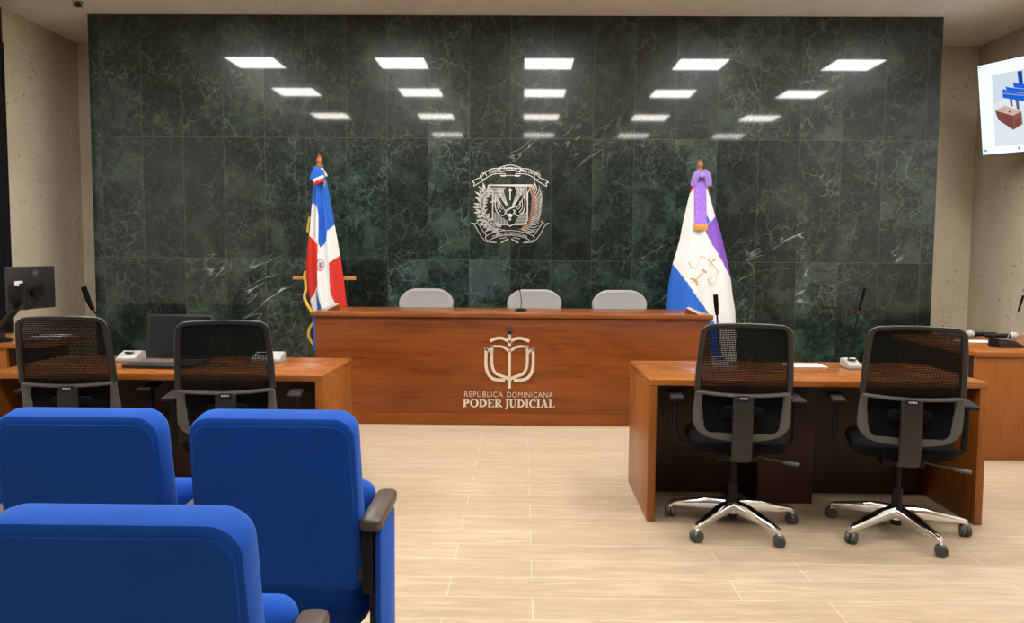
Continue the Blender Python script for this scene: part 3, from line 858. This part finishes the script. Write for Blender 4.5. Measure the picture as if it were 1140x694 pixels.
def flag_right():
    t = thing('judicial_flag', 'white, blue and purple flag with gold scales hanging right of the grey chairs', 'flag', (1.61, 7.47, 0))
    pole(t, 2.15)
    Lt = [(-.023, 2.161), (-.069, 2.032), (-.106, 1.877), (-.143, 1.697), (-.172, 1.525), (-.202, 1.41), (-.233, 1.303), (-.262, 1.138), (-.281, .89), (-.284, .598), (-.279, .40)]
    Rt = [(.026, 2.162), (.079, 2.008), (.142, 1.773), (.203, 1.602), (.258, 1.389), (.305, 1.184), (.325, 1.035), (.354, .886), (.37, .604), (.375, .40)]
    fr = cloth_surface(Lt, Rt, 2.16, .40, 3.1, .016, 1.2)
    W, B, P, Rd = 0, 1, 2, 3
    cols = [([(-.007, 2.3), (.3, 2.3), (.45, 1.0), (.345, 1.09), (.314, 1.159), (.045, 1.600), (.03, 1.7)], P),
            ([(.03, 2.05), (.054, 2.03), (.15, 1.752), (.094, 1.70), (.062, 1.66), (.04, 1.75)], W),
            ([(.05, 2.06), (.11, 2.06), (.2, 1.745), (.142, 1.76), (.12, 1.85)], Rd),
            ([(.05, 1.78), (.09, 1.70), (.06, 1.66)], B),
            ([(-.1, 2.1), (-.03, 2.1), (-.06, 2.0), (-.12, 1.9)], Rd),
            ([(-.5, 1.5), (-.233, 1.311), (.074, .868), (.16, .727), (.26, .3), (-.6, .3)], B)]
    cloth('flag_cloth', t, Lt, Rt, 2.16, .40, cols, W, ['flag_white', 'flag_blue', 'flag_purple', 'flag_red'], fr)
    # embroidered scales, tilted with the cloth
    b = bmesh.new(); sf = lambda x, z: fr(x, z) - .002
    C0 = Vector((.03, 1.25)); a = R(-42)
    def T(p): return (C0.x + p[0] * cos(a) - p[1] * sin(a), C0.y + p[0] * sin(a) + p[1] * cos(a))
    def S(pts, w=.007): 
        q = spline([T(p) for p in pts], 4); ribbon(b, q, w * .62, .002, surf=sf)
    S([(0, -.135), (0, .13)], .012); S([(-.05, -.135), (0, -.118), (.05, -.135)], .022); S([(-.03, -.11), (.03, -.11)], .014)
    S([(-.11, .085), (0, .10), (.11, .085)], .01); S([(0, .13), (.012, .15)], .024); S([(-.022, 0), (.022, 0)], .03)
    for s in (-1, 1):
        S([(s * .11, .085), (s * .072, -.03)], .004); S([(s * .11, .085), (s * .148, -.03)], .004)
        S([(s * .066, -.03), (s * .11, -.052), (s * .154, -.03)], .012)
    obj('embroidered_scales', b, 'gold_thread', t)
    # sash
    b = bmesh.new()
    def yb(z): return fr(0, z) - .018
    def yl(z): return min(fr(x, z) for x in (-.062, -.03, 0, .03, .05)) - .006
    zs = [2.113 - (2.113 - 1.673) * k / 12 for k in range(13)]
    sweep(b, [(-.009 + .006 * (k / 12), yl(z), z) for k, z in enumerate(zs)], [(.004, .054)] * 13, 12, up=(0, 1, 0), power=4)
    obj('sash', b, 'sash_purple', t)
    b = bmesh.new(); y0 = yl(1.673)
    box(b, (-.003, y0 - .002, 1.645), (.128, .012, .058), .004); obj('sash_fringe', b, 'wood_bar', t)
    b = bmesh.new()
    for (z, w, dx) in ((2.02, .02, -.036), (1.975, .016, -.034), (1.93, .02, -.038), (1.875, .022, -.036), (1.83, .014, -.04), (1.785, .022, -.038), (1.74, .014, -.04)):
        box(b, (dx, yl(z) - .005, z), (w, .002, .013), 0, rot=(0, .5, 0))
    obj('sash_embroidery', b, 'bow_violet', t)
    b = bmesh.new()
    for s in (-1, 1):
        P_ = [(0, -.05, 2.135), (s * .03, -.085, 2.14), (s * .058, -.08, 2.09), (s * .068, -.06, 2.02)]
        sweep(b, spline(P_, 6), [(.006, .012 + .018 * min(1, k / 8)) for k in range(19)], 10, up=(0, 1, .2), power=3)
    lathe(b, [(.004, -.03), (.022, -.02), (.028, 0), (.022, .02), (.004, .03)], (0, -.075, 2.115), 14)
    obj('ribbon_bow', b, 'bow_violet', t)
flag_right()

# ------------------------------------------------------------------ courtroom desks
def desk(label, x0, x1, y0, y1, h=.753, pedestal=None):
    t = thing('courtroom_desk', label, 'desk', ((x0 + x1) / 2, (y0 + y1) / 2, 0))
    L = (x1 - x0) / 2; Dp = (y1 - y0) / 2
    b = bmesh.new(); slab(b, -L, L, -Dp, Dp, h - .032, h, .003); obj('desktop', b, 'wood_desk_top', t)
    for s in (-1, 1):
        b = bmesh.new(); xa, xb = (s * L, s * (L - .042)); slab(b, min(xa, xb), max(xa, xb), -Dp + .002, Dp - .002, 0, h - .0325, .003)
        obj('side_panel', b, 'wood_desk_side', t)
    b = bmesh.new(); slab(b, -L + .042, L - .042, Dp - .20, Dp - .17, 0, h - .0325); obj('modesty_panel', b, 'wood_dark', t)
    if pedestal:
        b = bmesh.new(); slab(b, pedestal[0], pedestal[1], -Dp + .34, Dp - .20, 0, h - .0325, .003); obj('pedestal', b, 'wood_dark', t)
    return t
desk('wooden desk on the right with two mesh chairs pulled up to it', .66, 2.405, 4.155, 4.90, pedestal=(-.2, .11))
desk('wooden desk on the left carrying the open laptop', -2.815, -1.04, 4.18, 4.89, pedestal=(-.15, .15))

# clerks' counters at the sides
def counter(label, x0, x1, y0, y1, inner):
    t = thing('clerk_counter', label, 'counter', ((x0 + x1) / 2, y0, 0)); L = (x1 - x0) / 2; Dp = y1 - y0; h = .752
    b = bmesh.new(); slab(b, -L, L, -.015, Dp, h - .035, h, .003); obj('countertop', b, 'wood_desk_top', t)
    a, c = ((-L, L) if inner == 'left' else (-L, L - .27))
    b = bmesh.new(); slab(b, a + .012, c - .004, 0, .035, 0, h - .0355, .002); obj('front_panel', b, 'wood_desk_side', t)
    xi = -L + .06 if inner == 'left' else L - .27
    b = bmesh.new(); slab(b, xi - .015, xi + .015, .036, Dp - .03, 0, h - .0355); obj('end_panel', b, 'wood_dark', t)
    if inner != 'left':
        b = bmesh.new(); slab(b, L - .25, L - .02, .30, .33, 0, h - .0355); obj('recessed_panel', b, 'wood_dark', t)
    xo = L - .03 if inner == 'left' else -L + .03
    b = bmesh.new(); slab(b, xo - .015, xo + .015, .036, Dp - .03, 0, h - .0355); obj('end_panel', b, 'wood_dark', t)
counter('wooden side counter on the right, under the wall screen', 3.09, 4.93, 5.52, 6.75, 'left')
counter('wooden side counter on the left, carrying the monitor', -4.9, -3.30, 5.52, 6.2, 'right')

# ------------------------------------------------------------------ task chairs
def task_chair(label, loc, rz, base_rot, group='black mesh office chairs'):
    t = thing('office_chair', label, 'chair', loc, rz, group)
    # back outline in x,z with lean in y
    def yb(z): return -.222 - .22 * max(0, z - .62) + .02 * max(0, .7 - z) / .2
    def P(x, z): return (x, yb(z) - .10 * (.0575 - x * x) * 1.2 + .0, z)
    wt, wb = .198, .215
    # upper frame: sides and top
    pts = [(-wb, .735), (-.211, .85), (-.203, .96), (-wt, 1.005)]
    pts += [(-.158 + .04 * cos(R(a)), 1.012 + .04 * sin(R(a))) for a in (180, 155, 130, 105, 90)]
    half = [( x, z) for x, z in pts] + [(-.10, 1.056), (0, 1.059)]
    full = half + [(-x, z) for x, z in half[-2::-1]]
    b = bmesh.new(); F = [P(x, z) for x, z in full]
    sweep(b, F, [(.013, .011 if abs(z) > 1.03 else .015) for x, z in full], 10, up=(0, 1, 0), power=3)
    obj('back_frame', b, 'dark_grey_plastic', t)
    # mesh panel (gently curved sheet with its hem)
    b = bmesh.new(); rows = []
    for j in range(13):
        z = .725 + (1.05 - .725) * j / 12
        w = wb + (wt - wb) * min(1, (z - .735) / .27) - .006
        if z > 1.015: w -= (z - 1.015) * .9
        rows.append([b.verts.new(P(-w + 2 * w * i / 14, z)) for i in range(15)])
    for A, B_ in zip(rows, rows[1:]):
        for i in range(14): b.faces.new((A[i], A[i + 1], B_[i + 1], B_[i]))
    mesh = obj('mesh_back', b, 'chair_mesh', t)
    # crossbar
    b = bmesh.new(); sweep(b, [(x, P(x, .728)[1] - .006, .728 - .022 * (1 - (x / wb) ** 2) * .6) for x in [(-wb + 2 * wb * i / 16) for i in range(17)]], (.014, .009), 8, up=(0, 1, 0), power=3)
    obj('crossbar', b, 'grey_plastic', t)
    # lower U frame, broad and flat
    lo = [(-.207, .722), (-.209, .66), (-.206, .61)] + [(-.122 + .084 * cos(R(a)), .598 + .075 * sin(R(a))) for a in (180, 200, 220, 240, 258)] + [(-.08, .515), (0, .508)]
    lof = lo + [(-x, z) for x, z in lo[-2::-1]]
    b = bmesh.new(); sweep(b, [P(x, z) for x, z in lof], [(.012, .017 + .013 * min(1, max(0, .68 - z) / .12)) for x, z in lof], 10, up=(0, 1, 0), power=3)
    obj('lumbar_frame', b, 'grey_plastic', t)
    # dark fabric behind the U and lumbar pad
    b = bmesh.new()
    pillow(b, .385, .20, (.02, .02, .07, .07), [(-.006, .004), (0, 0), (.006, .004)], Matrix.Translation((0, -.215, .615)), 6); obj('lower_back', b, 'black_fabric', t)
    b = bmesh.new()
    pillow(b, .20, .06, .026, [(-.022, .014), (-.016, .004), (0, 0), (.012, .004)], Matrix.Translation((0, -.226, .628)), 6); obj('lumbar_pad', b, 'black_fabric', t)
    # spine
    b = bmesh.new(); sp = [(0, -.255, .722), (0, -.266, .66), (0, -.268, .55), (0, -.262, .45), (0, -.235, .40), (0, -.16, .385), (0, -.06, .40)]
    sweep(b, spline(sp, 5), [(.013, .049) for k in range(31)], 12, up=(0, 1, .0001), power=4)
    obj('spine', b, 'dark_grey_plastic', t)
    b = bmesh.new(); box(b, (0, -.279, .705), (.056, .008, .020), .002); tg = obj('brand_tag', b, 'black_gloss', t)
    b = bmesh.new()
    for i, w in enumerate((.005, .004, .006, .004, .005)): box(b, (-.0150 + i * .0075, -.2835, .705), (w * 1.15, .001, .009))
    obj('tag_print', b, 'white_plastic', tg)
    for q in t.children: q.location.z = .012
    # seat
    b = bmesh.new()
    pillow(b, .47, .46, .09, [(-.045, .04), (-.038, .012), (-.015, 0), (.012, .004), (.028, .022), (.032, .05)], Matrix.Translation((0, .035, .465)) @ Matrix.Rotation(-pi / 2, 4, 'X') @ Matrix.Scale(-1, 4, (0, 1, 0)), 6)
    obj('seat', b, 'black_fabric', t)
    b = bmesh.new(); box(b, (0, .0, .395), (.20, .26, .05), .015, 2); obj('tilt_mechanism', b, 'black_plastic', t)
    b = bmesh.new(); sweep(b, [(.08, -.02, .385), (.17, -.06, .375), (.245, -.10, .372)], .006, 8); box(b, (.262, -.115, .370), (.075, .035, .014), .005, 2, rot=(0, .05, -.3)); obj('lever', b, 'grey_plastic', t)
    # arms
    for s in (-1, 1):
        b = bmesh.new()
        sweep(b, spline([(s * .17, .03, .42), (s * .27, .03, .425), (s * .30, .03, .47), (s * .30, .03, .66)], 6), (.024, .014), 10, up=(0, 1, 0), power=3)
        ar = obj('arm_post', b, 'black_plastic', t)
        b = bmesh.new(); box(b, (s * .298, .03, .672), (.07, .25, .022), .010, 3); obj('arm_pad', b, 'black_plastic', ar)
    # column and base
    b = bmesh.new(); sweep(b, [(0, 0, .22), (0, 0, .385)], .014, 14); sweep(b, [(0, 0, .045), (0, 0, .235)], .025, 16); obj('gas_lift', b, 'black_plastic', t)
    b = bmesh.new(); lathe(b, [(.032, .075), (.048, .08), (.052, .105), (.044, .13), (.03, .138)], n=24)
    for k in range(5):
        a = base_rot - rz + 2 * pi * k / 5; c, s = cos(a), sin(a)
        sweep(b, [(.03 * c, .03 * s, .112), (.12 * c, .12 * s, .108), (.22 * c, .22 * s, .092), (.31 * c, .31 * s, .078), (.334 * c, .334 * s, .073)], [(.032, .030), (.030, .028), (.024, .022), (.016, .017), (.011, .013)], 12, up=(0, 0, 1), power=3)
    obj('star_base', b, 'chrome', t)
    rnd = random.Random(int(base_rot * 1000))
    for k in range(5):
        a = base_rot - rz + 2 * pi * k / 5; x, y = .330 * cos(a), .330 * sin(a); g = rnd.uniform(0, 2 * pi)
        b = bmesh.new(); wa = Vector((cos(g), sin(g), 0))
        for s in (-1, 1):
            lathe(b, [(.012, -.012), (.026, -.011), (.0295, -.005), (.0295, .005), (.026, .011), (.012, .012)], (x + wa.x * s * .0135, y + wa.y * s * .0135, .0295), 20, rot=(pi / 2, 0, g + pi / 2))
        co = obj('caster', b, 'caster_grey', t)
        b = bmesh.new(); sweep(b, [(x, y, .03), (x, y, .078)], .008, 10); box(b, (x, y, .056), (.03, .022, .016), .006, 2, rot=(0, 0, g)); obj('caster_stem', b, 'chrome', co)
    return t
task_chair('black mesh office chair at the right desk, in front of the white and purple flag', (1.092, 4.10, 0), R(-7), R(9))
task_chair('black mesh office chair at the right desk, nearest the right side counter', (1.90, 4.03, 0), R(-15), R(-7))
task_chair('black mesh office chair at the left desk, in front of the laptop', (-1.455, 4.04, 0), R(11), R(20))
task_chair('black mesh office chair at the left desk, just below the monitor', (-2.285, 4.20, 0), R(8), R(50))

# ------------------------------------------------------------------ things on the desks
def mic_unit(label, loc, rz, neck, mat='white_plastic', ring=False, head=.009, wd=.075):
    t = thing('desk_microphone', label, 'microphone', loc, rz, 'desk microphones')
    b = bmesh.new(); prism(b, [(-.07, 0), (.07, 0), (.07, .02), (-.03, .055), (-.07, .05)], wd)
    tb = b; bmesh.ops.transform(tb, matrix=Matrix.Translation((0, 0, 0)) @ Matrix.Rotation(pi / 2, 4, 'Z') @ Matrix.Translation((0, wd / 2, 0)), verts=tb.verts)
    bmesh.ops.bevel(tb, geom=tb.edges[:], offset=.004, segments=2, affect='EDGES')
    obj('base', tb, mat, t)
    b = bmesh.new(); box(b, (0, .010, .047), (.05, .03, .004), .001, 1, rot=(R(19), 0, 0)); obj('display', b, 'screen_black', t)
    if neck: gooseneck(t, [Vector(p) for p in neck], .0052, head, ring=ring)
    return t
H = .754
t = mic_unit('black gooseneck microphone on a white base at the left desk, beside the laptop', (-2.30, 4.69, H), pi, [(-.03, -.04, .04), (.04, -.02, .13), (.172, .05, .28), (.228, .07, .435)], head=.016, wd=.115)
def flat_unit(label, loc, rz):
    t = thing('conference_unit', label, 'conference unit', loc, rz)
    b = bmesh.new(); prism(b, [(-.065, 0), (.065, 0), (.065, .02), (-.035, .055), (-.065, .05)], .17)
    bmesh.ops.transform(b, matrix=Matrix.Rotation(pi / 2, 4, 'Z') @ Matrix.Translation((0, .085, 0)), verts=b.verts)
    bmesh.ops.bevel(b, geom=b.edges[:], offset=.004, segments=2, affect='EDGES'); obj('base', b, 'white_plastic', t)
    b = bmesh.new(); box(b, (.03, .01, .048), (.06, .03, .004), .001, 1, rot=(R(19), 0, 0)); obj('display', b, 'screen_black', t)
    b = bmesh.new()
    for i in range(3): box(b, (-.06 + .028 * i, -.015, .043), (.018, .014, .005), .002, 1, rot=(R(19), 0, 0))
    obj('buttons', b, 'grey_plastic', t)
flat_unit('low grey conference unit on the left desk, behind the nearer chair', (-1.49, 4.70, H), pi)
mic_unit('white based microphone on the right desk, behind the chair before the flag', (1.145, 4.66, H), pi, [(.0, -.03, .04), (.004, -.03, .15), (.014, -.03, .28), (.028, -.03, .415)], head=.014)
mic_unit('white based microphone with a tall thin neck on the right desk, between the two chairs', (1.90, 4.66, H), pi, [(.01, -.02, .04), (-.01, -.01, .16), (-.03, .0, .31), (-.06, .01, .46)], ring=True, head=.0085)

b = bmesh.new(); box(b, (0, 0, .0015), (.21, .15, .003), 0)
o = obj('paper_sheet', b, 'paper', loc=(1.66, 4.73, H), rot=(0, 0, .05), smooth=False)
tag(o, 'white sheet of paper on the right desk between the two chairs', 'paper')

def laptop():
    t = thing('laptop', 'open black laptop with a dark screen on the left desk', 'laptop', (-2.00, 4.50, H), R(-3))
    b = bmesh.new(); box(b, (0, 0, .010), (.385, .27, .018), .004, 2); base = obj('base', b, 'dark_grey_plastic', t)
    b = bmesh.new()
    for r in range(5):
        for c in range(15):
            box(b, (-.165 + c * .0235 + (r % 2) * .004, .085 - r * .024, .0205), (.019, .019, .003))
    obj('keys', b, 'keyboard_grey', base)
    b = bmesh.new(); box(b, (-.01, -.085, .0195), (.10, .06, .001)); obj('touchpad', b, 'dark_grey_plastic', base)
    b = bmesh.new(); box(b, (0, .0, .130), (.385, .010, .255), .004, 2)
    lid = obj('lid', b, 'dark_grey_plastic', t, loc=(0, .136, .019), rot=(R(-9), 0, 0))
    b = bmesh.new(); box(b, (0, -.0055, .134), (.365, .002, .225)); obj('screen', b, 'screen_black', lid)
    return t
laptop()

# right counter: microphones
t = thing('gooseneck_microphone', 'black gooseneck microphone on the right side counter', 'microphone', (3.47, 5.82, H))
b = bmesh.new(); prism(b, [(-.09, 0), (.10, 0), (.10, .012), (.03, .05), (-.085, .06)], .13)
bmesh.ops.transform(b, matrix=Matrix.Translation((0, .065, 0)), verts=b.verts); bmesh.ops.bevel(b, geom=b.edges[:], offset=.004, segments=2, affect='EDGES'); obj('base', b, 'black_gloss', t)
gooseneck(t, [(.01, 0, .05), (.04, 0, .14), (.075, 0, .24), (.11, 0, .37)], .004, .008, m='steel_grey')
def hand_mic(label, loc, rz, z):
    t = thing('handheld_microphone', label, 'microphone', loc, rz)
    b = bmesh.new(); lathe(b, [(.013, -.10), (.016, -.095), (.017, .0), (.02, .07), (.02, .085)], (0, 0, 0), 18, rot=(0, pi / 2, 0)); obj('body', b, 'black_plastic', t)
    b = bmesh.new(); lathe(b, [(.020, 0), (.029, .012), (.032, .03), (.028, .048), (.016, .06), (.003, .063)], (.083, 0, 0), 18, rot=(0, pi / 2, 0)); obj('grille', b, 'white_plastic', t)
hand_mic('handheld microphone with its white head to the left, on the right counter', (3.655, 6.42, H + .033), pi + .05, 0)
hand_mic('handheld microphone with its white head to the right, on the right counter', (3.70, 6.30, H + .033), -.05, 0)
b = bmesh.new(); box(b, (0, 0, .0015), (.24, .17, .003)); o = obj('paper_sheet', b, 'paper', loc=(3.44, 6.17, H), rot=(0, 0, -.1), smooth=False)
tag(o, 'white paper lying on the right side counter beside the microphones', 'paper')

# ------------------------------------------------------------------ monitor on its arm, left counter
def monitor():
    t = thing('monitor', 'black monitor on a jointed arm, its back turned, on the left counter', 'monitor', (-3.46, 5.66, 0))
    piv = bpy.data.objects.new('screen_unit', None)
    a = math.atan2(.43, .06)
    Mr = Matrix.Translation((.02, -.03, 1.132)) @ Matrix.Rotation(a, 4, 'Z')
    bpy.data.objects.remove(piv)
    def put(bm): bmesh.ops.transform(bm, matrix=Mr, verts=bm.verts)
    b = bmesh.new(); box(b, (0, .012, 0), (.45, .024, .30), .006, 2); put(b); obj('casing', b, 'dark_grey_plastic', t)
    b = bmesh.new(); box(b, (0, .0252, 0), (.435, .002, .282)); put(b); obj('screen', b, 'screen_black', t)
    b = bmesh.new(); box(b, (.03, -.012, -.01), (.10, .03, .10), .006, 2); put(b); obj('mount_plate', b, 'black_plastic', t)
    b = bmesh.new(); pts = arc(.03, .105, .021, 0, 360, 24); ribbon(b, pts, .003, .001)
    ribbon(b, [(.022, .12), (.016, .098)], .003, .001); ribbon(b, [(.018, .106), (.027, .108), (.025, .098)], .003, .001)
    ribbon(b, [(.037, .111), (.031, .09)], .003, .001); ribbon(b, [(.036, .11), (.044, .11), (.041, .099), (.033, .099)], .003, .001)
    put(b); obj('round_badge', b, 'steel_grey', t)
    b = bmesh.new(); box(b, (-.13, -.0005, .035), (.075, .001, .034)); put(b); obj('sticker', b, 'paper', t)
    # arm
    e = Mr @ Vector((.03, -.03, -.01)); k1 = Vector((.07, -.22, 1.10)); k0 = Vector((-.20, -.06, .85))
    b = bmesh.new(); sweep(b, [tuple(e + Vector((.01, -.012, .03))), tuple(k1 + Vector((0, 0, .035)))], (.026, .02), 12, power=3)
    sweep(b, [tuple(k1 + Vector((0, 0, -.07))), tuple(k1 + Vector((0, 0, .07)))], .022, 14)
    obj('upper_arm', b, 'black_plastic', t)
    b = bmesh.new(); sweep(b, [tuple(k1 + Vector((0, 0, -.04))), tuple(k0)], (.024, .019), 12, power=3); obj('lower_arm', b, 'black_plastic', t)
    b = bmesh.new(); sweep(b, [tuple(k0 + Vector((0, 0, .03))), (k0.x, k0.y, .80)], .024, 14); lathe(b, [(.07, 0), (.07, .02), (.03, .03), (.024, .06)], (k0.x, k0.y, .7525), 20); obj('clamp', b, 'black_plastic', t)
    b = bmesh.new(); p = Mr @ Vector((.02, -.02, -.05))
    sweep(b, spline([tuple(p), tuple(p + Vector((.04, -.06, -.06))), tuple(p + Vector((-.05, -.07, -.10))), tuple(p + Vector((-.12, .0, -.04)))], 6), .004, 8); obj('cable', b, 'black_plastic', t)
monitor()
b = bmesh.new(); box(b, (0, 0, .006), (.22, .30, .012), .002, 1)
for i in range(3): box(b, (.01 * i, -.01 * i, .014 + .004 * i), (.21, .29, .003))
o = obj('paper_stack', b, 'paper', loc=(-3.44, 5.80, H), rot=(0, 0, .1), smooth=False)
tag(o, 'pile of white papers under the monitor on the left counter', 'papers')

# ------------------------------------------------------------------ wall screen
def tv():
    t = thing('wall_screen', 'large screen showing a blue and brown drawing, mounted on the right wall', 'screen', (0, 0, 0))
    u = Vector((.254, -.966, -.047)).normalized(); e = Vector((.133, .076, -.837)); e = (e - u * e.dot(u)).normalized(); n = u.cross(e)  # n points away from viewers
    O = Vector((4.367, 8., 3.232)); W, Hh = 1.52, .855
    Mx = Matrix((( u.x, n.x, -e.x, O.x), (u.y, n.y, -e.y, O.y), (u.z, n.z, -e.z, O.z), (0, 0, 0, 1)))
    # local: x along the width, y away from the viewer, z up (0 .. -H)
    def add(nm, bm, m, par): 
        bmesh.ops.transform(bm, matrix=Mx, verts=bm.verts); return obj(nm, bm, m, par, smooth=False)
    b = bmesh.new(); box(b, (W / 2, .025, -Hh / 2), (W + .012, .045, Hh + .012), .003, 1); add('casing', b, 'black_plastic', t)
    b = bmesh.new(); box(b, (W / 2, .0015, -Hh / 2), (W - .004, .003, Hh - .004)); panel = add('display', b, 'tv_white', t)
    b = bmesh.new(); k = [0.0]
    def poly(pts, mi):
        k[0] += .0002
        p = [(x, -z) for x, z in pts]; a = sum(q[0] * r[1] - r[0] * q[1] for q, r in zip(p, p[1:] + p[:1]))
        prism(b, p if a > 0 else p[::-1], .0004 + k[0], mi=mi)
    names = ['tv_picture', 'tv_floor', 'tv_blue', 'tv_blue_dark', 'tv_brown', 'tv_brown_side', 'tv_pink', 'tv_grey', 'tv_teal', 'screen_black']
    poly([(.162, .113), (1.36, .125), (1.36, .787), (.157, .785)], 0)
    poly([(.16, .385), (.302, .351), (1.36, .50), (1.36, .787), (.157, .785)], 1)
    poly([(.448, .125), (.498, .125), (.503, .25), (.459, .25)], 3)
    poly([(.349, .357), (.375, .357), (.382, .431), (.356, .425)], 7); poly([(.413, .371), (.445, .381), (.452, .471), (.42, .455)], 7)
    poly([(.275, .262), (.30, .262), (.322, .285), (1.05, .47), (1.05, .57), (.7, .47), (.503, .40), (.275, .338)], 2)
    poly([(.31, .235), (.335, .25), (1.05, .42), (1.05, .46), (.322, .284)], 2)
    poly([(.395, .215), (.42, .225), (1.05, .37), (1.05, .415), (.403, .262)], 2)
    poly([(.282, .295), (.503, .345), (.503, .351), (.282, .301)], 6); poly([(.40, .262), (.60, .308), (.60, .313), (.40, .267)], 6)
    poly([(.18, .445), (.289, .411), (.471, .487), (.377, .515)], 6); poly([(.18, .445), (.377, .515), (.374, .646), (.209, .535)], 4)
    poly([(.377, .515), (.471, .487), (.476, .602), (.374, .646)], 5)
    poly([(.245, .445), (.262, .437), (.28, .446), (.262, .455)], 4); poly([(.325, .475), (.343, .467), (.36, .477), (.342, .486)], 4)
    poly([(.40, .56), (.45, .545), (.45, .60), (.40, .62)], 4)
    poly([(.012, .014), (.030, .014), (.030, .026), (.012, .026)], 8); poly([(.02, .805), (.055, .805), (.055, .825), (.02, .825)], 8); poly([(.415, .805), (.435, .805), (.435, .83), (.415, .83)], 8)
    add('picture', b, names, panel)
    # wall bracket
    b = bmesh.new(); box(b, (W / 2, .06, -Hh / 2), (.4, .03, .3), .004, 1); add('bracket_plate', b, 'black_plastic', t)
    p = Mx @ Vector((W / 2, .07, -Hh / 2)); b = bmesh.new(); sweep(b, [tuple(p), (4.9, p.y + .1, p.z)], .025, 12); box(b, (4.945, p.y + .1, p.z), (.025, .2, .3), .004, 1); obj('wall_arm', b, 'black_plastic', t)
tv()

# ------------------------------------------------------------------ blue auditorium seats
def auditorium_seat(label, loc, rz=0.):
    t = thing('auditorium_seat', label, 'seat', loc, rz, 'blue tip-up auditorium seats')
    lean = Matrix.Translation((0, 0, .680)) @ Matrix.Rotation(R(9.5), 4, 'X')
    W, Hb = .475, .535
    def warp(p):
        q = p.copy(); k = (p.z + Hb / 2) / Hb
        q.y -= .25 * p.x * p.x * 0
        q.x *= .985 + .035 * (1 - k)
        return q
    b = bmesh.new()
    pillow(b, W, Hb, (.062, .062, .035, .035), [(-.0215, .030), (-.020, .014), (-.014, .004), (.0, 0), (.045, .0), (.066, .006), (.082, .022), (.09, .05), (.094, .12)], lean, 8, warp)
    obj('backrest', b, 'blue', t)
    # flat cover on the rear with a slack upper edge
    def warp2(p):
        q = warp(p)
        if p.z > 0: q.z -= .010 * (1 if abs(p.x) < .10 else max(0, 1 - (abs(p.x) - .10) / .05)) * max(0, (p.z - .15) / .1)
        return q
    b = bmesh.new()
    pillow(b, W - .030, Hb - .040, (.05, .05, .03, .03), [(-.0240, .030), (-.0238, .010), (-.0230, .002), (-.0205, 0), (-.014, .002)], lean @ Matrix.Translation((0, 0, -.003)), 10, warp2)
    obj('back_cover', b, 'blue', t)
    # tipped-up seat cushion in front of the back
    Mc = Matrix.Translation((0, .235, .445)) @ Matrix.Rotation(R(-9), 4, 'X')
    b = bmesh.new()
    pillow(b, .470, .47, (.05, .05, .11, .11), [(-.075, .09), (-.07, .05), (-.055, .018), (-.03, .002), (0, 0), (.03, .006), (.048, .03), (.055, .08)], Mc, 8)
    obj('seat_cushion', b, 'blue', t)
    # arm, stanchion and upholstered end panel on the right
    def arm(x):
        b = bmesh.new()
        pillow(b, .062, .32, .024, [(-.017, .006), (-.012, .0), (.010, 0), (.015, .003), (.018, .010)], Matrix.Translation((x, .125, .628)) @ Matrix.Rotation(pi / 2, 4, 'X') @ Matrix.Rotation(pi, 4, 'Z') @ Matrix.Scale(-1, 4, (0, 1, 0)), 8)
        bmesh.ops.recalc_face_normals(b, faces=b.faces[:])
        obj('armrest', b, 'wood_arm', t)
        b = bmesh.new(); slab(b, x - .026, x + .004, -.012, .235, .42, .612, .004); slab(b, x - .006, x + .008, -.006, .22, .02, .43, .002)
        slab(b, x - .03, x + .03, -.03, .26, 0, .02, .004)
        obj('stanchion', b, 'black_plastic', t)
        b = bmesh.new()
        pillow(b, .25, .56, (.02, .02, .05, .05), [(-.009, .006), (-.006, 0), (.006, 0), (.012, .008)], Matrix.Translation((x + .019, .118, .325)) @ Matrix.Rotation(pi / 2, 4, 'Z'), 6)
        obj('end_panel', b, 'blue', t)
    arm(.270)
    b = bmesh.new(); slab(b, .206, .246, .015, .075, .45, .60, .006); obj('hinge_bracket', b, 'brown_plate', t)
    return t
auditorium_seat('blue auditorium seat in the front row, beside the aisle', (-.695, 2.255, 0))
auditorium_seat('blue auditorium seat in the front row, second from the aisle', (-1.244, 2.255, 0))
auditorium_seat('blue auditorium seat in the front row, cut off by the left edge of the photo', (-1.793, 2.255, 0))
auditorium_seat('blue auditorium seat in the second row, nearest the camera', (-.702, 1.38, 0))

# ------------------------------------------------------------------ world, camera, colour management
w = bpy.data.worlds.new('World'); scene.world = w; w.use_nodes = True
w.node_tree.nodes['Background'].inputs[0].default_value = (.9, .9, 1, 1); w.node_tree.nodes['Background'].inputs[1].default_value = .15

cam = bpy.data.cameras.new('camera'); co = bpy.data.objects.new('camera', cam); COL.objects.link(co)
cam.sensor_fit = 'HORIZONTAL'; cam.sensor_width = 36.; cam.lens = 900. / 1140. * 36.; cam.clip_start = .05; cam.clip_end = 100
Mc = ((0.9998850764, 0.0082203753, -0.0127381072), (0.0132975193, -0.0720282296, 0.9973139476), (0.0072807916, -0.9973687180, -0.0721292624))
co.matrix_world = Matrix(((Mc[0][0], -Mc[0][1], -Mc[0][2], 0), (Mc[1][0], -Mc[1][1], -Mc[1][2], 0), (Mc[2][0], -Mc[2][1], -Mc[2][2], 1.40), (0, 0, 0, 1)))
scene.camera = co
vs = scene.view_settings
vs.view_transform = 'Standard'; vs.look = 'None'; vs.exposure = .95; vs.gamma = 1.; vs.use_curve_mapping = False
scene.cycles.use_denoising = True
scene.cycles.max_bounces = 10; scene.cycles.transparent_max_bounces = 16
scene.cycles.caustics_reflective = False; scene.cycles.caustics_refractive = False
